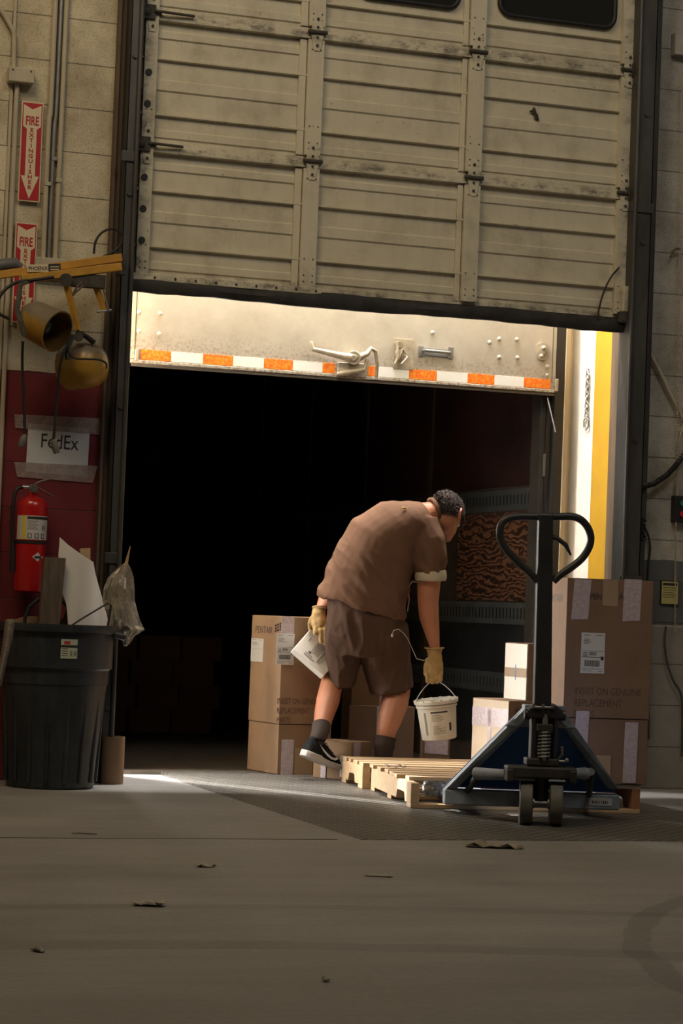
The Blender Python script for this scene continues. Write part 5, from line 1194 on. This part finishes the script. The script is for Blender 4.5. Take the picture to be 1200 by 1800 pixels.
# shoes
M_shoe = mat('black_shoe_mesh', (.009, .0095, .011), .75, var=.4, scale=60, bmp=.4, spec=.2); M_sole = plain('white_sole', (.55, .50, .47), .5); M_sw = plain('white_mark', (.75, .72, .70), .45)
def shoe(heel, toe, up, side, name):
    a_ = (toe - heel); L0 = a_.length; a_.normalize(); c = a_.cross(up).normalized(); u = c.cross(a_).normalized()
    T = Matrix((a_, c, u)).transposed().to_4x4(); T.translation = heel - root
    prof = [(0, .022, .078), (.03, .033, .100), (.12, .038, .110), (.28, .039, .108), (.40, .041, .098), (.55, .045, .084), (.70, .049, .070), (.83, .047, .058), (.93, .036, .046), (1.0, .014, .030)]
    vs = []; n = 18
    for q, w, hh in prof:
        for j in range(n):
            t = PI * j / (n - 1); vs.append((q * L0, math.cos(t) * w * (1 - .25 * math.sin(t) ** 3), .022 + (hh - .022) * math.sin(t) ** .7))
    fs = [(i * n + j, i * n + j + 1, (i + 1) * n + j + 1, (i + 1) * n + j) for i in range(len(prof) - 1) for j in range(n - 1)] + [tuple(range(n)), tuple((len(prof) - 1) * n + j for j in range(n))] + [(i * n, (i + 1) * n, (i + 1) * n + n - 1, i * n + n - 1) for i in range(len(prof) - 1)]
    b = MB(); b.add(vs, fs, 0, T); so2 = b.build(name, M_shoe, man, smooth=60)
    vs = []; m_ = 16; ol = [(q * L0, w + .004) for q, w, hh in prof]; ol[0] = (-.006, .02); ol[-1] = (L0 + .006, .012)
    poly = [(x, -w) for x, w in ol] + [(x, w) for x, w in ol[::-1]]; b = MB(); k = len(poly)
    def zb(x): return .010 * max(0, x / L0 - .7) / .3 + .004 * max(0, .1 - x / L0) / .1
    vs = [(x, y, zb(x)) for x, y in poly] + [(x, y, .026 + zb(x) * .8 + (.006 if x < .4 * L0 else 0)) for x, y in poly]
    b.add(vs, [tuple(range(k - 1, -1, -1)), tuple(range(k, 2 * k))] + [(i, (i + 1) % k, (i + 1) % k + k, i + k) for i in range(k)], 0, T); b.build('sole', M_sole, so2, smooth=40, bevel=.003)
    sw = [(.26, .066), (.30, .056), (.36, .049), (.44, .047), (.54, .054), (.66, .066), (.80, .084), (.68, .058), (.56, .043), (.45, .036), (.34, .038), (.27, .050)]
    def wat(q):
        for i in range(len(prof) - 1):
            if prof[i][0] <= q <= prof[i + 1][0]: f = (q - prof[i][0]) / (prof[i + 1][0] - prof[i][0]); return prof[i][1] + (prof[i + 1][1] - prof[i][1]) * f, prof[i][2] + (prof[i + 1][2] - prof[i][2]) * f
        return .03, .03
    for sd in (-1, 1):
        vv = []
        for q, z in sw:
            q2 = .98 - q   # mark flows towards the heel
            w, hh = wat(q2); sn = max(0, min(1, (z - .022) / (hh - .022))) ** (1 / .7); cs = math.sqrt(max(0, 1 - sn * sn)); vv.append((q2 * L0, sd * (cs * w * (1 - .25 * sn ** 3) + .005), z))
        b = MB(); fs = []; k = len(vv)
        for i in range(5): fs.append((i, i + 1, k - 2 - i, k - 1 - i))
        b.add(vv, fs, 0, T); b.build('side_mark', M_sw, so2)
    b = MB()
    for i in range(4): q = .42 + i * .07; w, hh = wat(q); b.tube([(q * L0, -.022, hh - .006), ((q + .02) * L0, 0, hh + .003), (q * L0, .022, hh - .006)], .003, 6, T=T)
    b.tube([(.36 * L0, .0, .092), (.40 * L0, .02, .105), (.45 * L0, .026, .09), (.40 * L0, .0, .088), (.45 * L0, -.026, .09), (.40 * L0, -.02, .103)], .0025, 6, T=T); b.build('laces', M_shoe, so2, smooth=60)
    b = MB(); b.tube([(.10 * L0 + .032 * math.cos(t) + .03, .031 * math.sin(t), .108 + .004 * math.cos(t)) for t in [k * PI / 10 for k in range(20)]], .008, 8, closed=True, T=T); b.build('ankle_collar', M_shoe, so2, smooth=60)
heel = P(533, 1330, -.19); toe = P(594, 1356, .0)
shoe(heel, toe, (UP * .95 - FW * .12).normalized(), -1, 'shoe')
ank = P(674, 1336, .02); dirh = Vector((RT.x * .85 + FW.x * .5, RT.y * .85 + FW.y * .5, 0)).normalized(); hl = Vector((ank.x, ank.y, .003)) - dirh * .075
shoe(hl, hl + dirh * .29, Vector((0, 0, 1)), -1, 'shoe')
# right glove (closed on the bail)
b = MB(); dR = -.045
limb(b, [(763, 1140, dR, 15, 14), (763, 1147, dR, 12, 11), (763.5, 1156, dR, 13, 9), (763, 1168, dR, 15.5, 9), (763, 1180, dR + .003, 16, 8.5), (763, 1188, dR + .008, 15, 8)], n=18)
for k, x in enumerate((751.5, 759, 766.5, 773.5)):
    ln = (0, 1.5, 1, -2)[k]; limb(b, [(x, 1180, dR - .002, 4.4), (x, 1192 + ln, dR - .004, 4.5), (x + .3, 1198 + ln, dR + .012, 4.3), (x + .5, 1196 + ln, dR + .032, 4.1), (x + .5, 1189 + ln, dR + .040, 3.6)], n=10)
limb(b, [(753, 1160, dR, 5.5), (748.5, 1172, dR + .004, 5.2), (748.5, 1184, dR + .016, 4.8), (755, 1192, dR + .028, 4.3)], n=10)
def fold_glove(co): return .0022 * (ridged(RIG @ co, 40, (1, 1, .6)) - .4)
gl = solid(b, 'glove', M_glove, .0042, 3, fold_glove)
ringof(763, 1139, dR, 16.5, 15, (763, 1120, dR), .0035, 'glove_cuff', M_glove, par=gl)
# left glove (over the top edge of the carton, fingers down its front)
b = MB(); dL = .085
limb(b, [(561, 1070, dL + .01, 11, 11), (560, 1078, dL, 12.5, 11), (560, 1087, dL - .012, 14, 9), (561, 1096, dL - .022, 14.5, 8.5), (563, 1103, dL - .028, 13, 8)], n=18)
for (x0, x1, x2, ye) in ((555, 554, 555, 1116), (562, 563, 565, 1131), (569, 571, 572, 1134), (575, 578, 580, 1127)):
    limb(b, [(x0, 1098, dL - .024, 4.8), (x1, 1108, dL - .044, 4.8), ((x1 + x2) / 2, (1108 + ye) / 2 + 2, dL - .052, 4.5), (x2, ye, dL - .050, 3.9)], n=10)
limb(b, [(550, 1085, dL - .005, 5.8), (545, 1096, dL + .015, 5.4), (546, 1106, dL + .035, 4.8), (552, 1113, dL + .04, 4.3)], n=10)
gl2 = solid(b, 'glove', M_glove, .0042, 3, fold_glove)
ringof(561.5, 1069, dL + .01, 12.5, 12, (563, 1050, dL + .03), .0035, 'glove_cuff', M_glove, par=gl2)
# earphone cord
M_cord = plain('pale_cord', (.45, .42, .38), .5)
MB().tube([L_(P(*q)) for q in ((690, 1112, -.16), (692, 1108, -.165), (700, 1106, -.16), (708, 1112, -.14), (716, 1122, -.10), (724, 1140, -.06), (732, 1158, -.06), (745, 1161, -.07), (752, 1156, -.08))], .0018, 6).build('earphone_cord', M_cord, man, smooth=60)
MB().sphere(L_(P(689, 1117, -.165)), (.006, .006, .010), n=10).build('earbud', M_cord, man, smooth=60)
MB().tube([L_(P(*q)) for q in ((745, 1025, -.10), (724, 1022, -.05), (716, 1035, -.04), (719, 1052, -.04), (716, 1075, -.05))], .003, 6).build('lanyard', plain('tan_cord', (.35, .24, .16), .7), man, smooth=60)

# white carton in his left hand
c0 = P(515, 1141, .045); e1 = (P(556, 1177, .043) - c0); e2 = (P(547, 1104, .110) - c0)
e1.normalize(); e2 = (e2 - e1 * e2.dot(e1)); l2 = e2.length; e2.normalize(); e3 = e1.cross(e2).normalized()
if e3.dot(FW) < 0: e3 = -e3
wc = thing('small_carton', 'small white printed carton held in the worker\'s left glove', 'carton', c0)
Tm = Matrix((e1, e2, e3)).transposed().to_4x4()
b = MB(); b.box((0, 0, 0), (.205, l2, .060), 0, Tm); b.build('box_body', M_whitebox, wc, bevel=.003)
b = MB(); T5 = Tm @ Matrix.Translation((0, 0, -.0008))
def r4(x0, y0, x1, y1, mi): b.box((x0, y0, 0), (x1, y1, -.0006), mi, T5)
for k in range(5): r4(.075 + k * .010, .052, .079 + k * .010, .125, 0)
r4(.055, .020, .12, .026, 0); r4(.055, .032, .10, .036, 0); r4(.068, .042, .082, .050, 1); r4(.13, .030, .14, .095, 0); r4(.145, .030, .149, .08, 0); r4(.03, .09, .034, .11, 0); r4(.155, .04, .158, .11, 0)
b.build('printing', [plain('pale_print', (.30, .28, .25), .6), M_blackink], wc)

# bucket hanging from his right hand
dK = -.045; top = P(766, 1232, dK); bot = P(772, 1299, dK)
ub = (top - bot).normalized(); hK = (top - bot).length
bk = thing('bucket', 'small white plastic bucket with printed label and wire handle hanging from the right glove', 'bucket', bot)
qx = RT - ub * RT.dot(ub); qx.normalize(); qy = ub.cross(qx); TB = Matrix((qx, qy, ub)).transposed().to_4x4()
b = MB(); b.lathe([(0, 0), (.080, 0), (.086, .004), (.087, .010), (.098, hK - .03), (.103, hK - .028), (.103, hK - .018), (.1, hK - .014), (.1, hK - .004), (.096, hK - .004), (.083, .012), (0, .012)], 44, 0, TB); b.build('pail', M_cream, bk, smooth=35)
b = MB(); b.lathe([(.1035, hK - .012), (.110, hK - .010), (.111, hK + .004), (.106, hK + .010), (.098, hK + .010), (.094, hK + .003), (0, hK + .003)], 44, 0, TB)
b.build('lid', M_cream, bk, smooth=35)
for k in range(14):
    t = 2 * PI * k / 14 + .2; MB().box((-.006, -.003, 0), (.006, .006, .012), 0, TB @ Matrix.Rotation(t, 4, 'Z') @ Matrix.Translation((0, -.109, hK + .0)) ).build('lid_tab', M_cream, bk, bevel=.001)
fr2 = lambda z: .087 + (.098 - .087) * z / (hK - .03)
def pch(z0, z1, a0, a1, mi, off): vs, fs = patch(0, z0, z1, a0, a1, off=off, fr=fr2); b.add(vs, fs, mi, TB)
b = MB(); pch(.020, hK - .040, 245, 315, 0, .0008); pch(hK - .054, hK - .046, 248, 300, 1, .0014)
for k in range(6): pch(hK - .064 - k * .006, hK - .062 - k * .006, 250, 275 + (k * 7) % 15, 2, .0014)
for k in range(3): pch(.060 - k * .012, .062 - k * .012, 250, 292, 1, .0014)
for k in range(8): pch(.030 + k * .006, .032 + k * .006, 252, 270 + (k * 5) % 14, 2, .0014)
pch(.045, .085, 304, 312, 1, .0014); pch(.03, hK - .05, 225, 231, 2, .0014)
b.build('printed_label', [plain('label_cream', (.64, .60, .50), .5), M_blackink, plain('label_print', (.22, .21, .17), .6)], bk)
hand = P(763, 1197, dR + .018)
i3 = TB.inverted() @ (hand - bot); b = MB(); pts = []
for k in range(13):
    t = PI * k / 12; x = -.107 * math.cos(t); z = hK - .012 + (i3.z - hK + .012) * math.sin(t) ** .85; pts.append(TB @ Vector((x * (1 - .45 * math.sin(t)) + (i3.x) * math.sin(t), i3.y * math.sin(t), z)))
b.tube(pts, .0024, 8); b.build('wire_handle', plain('white_wire', (.6, .6, .58), .4), bk, smooth=60)
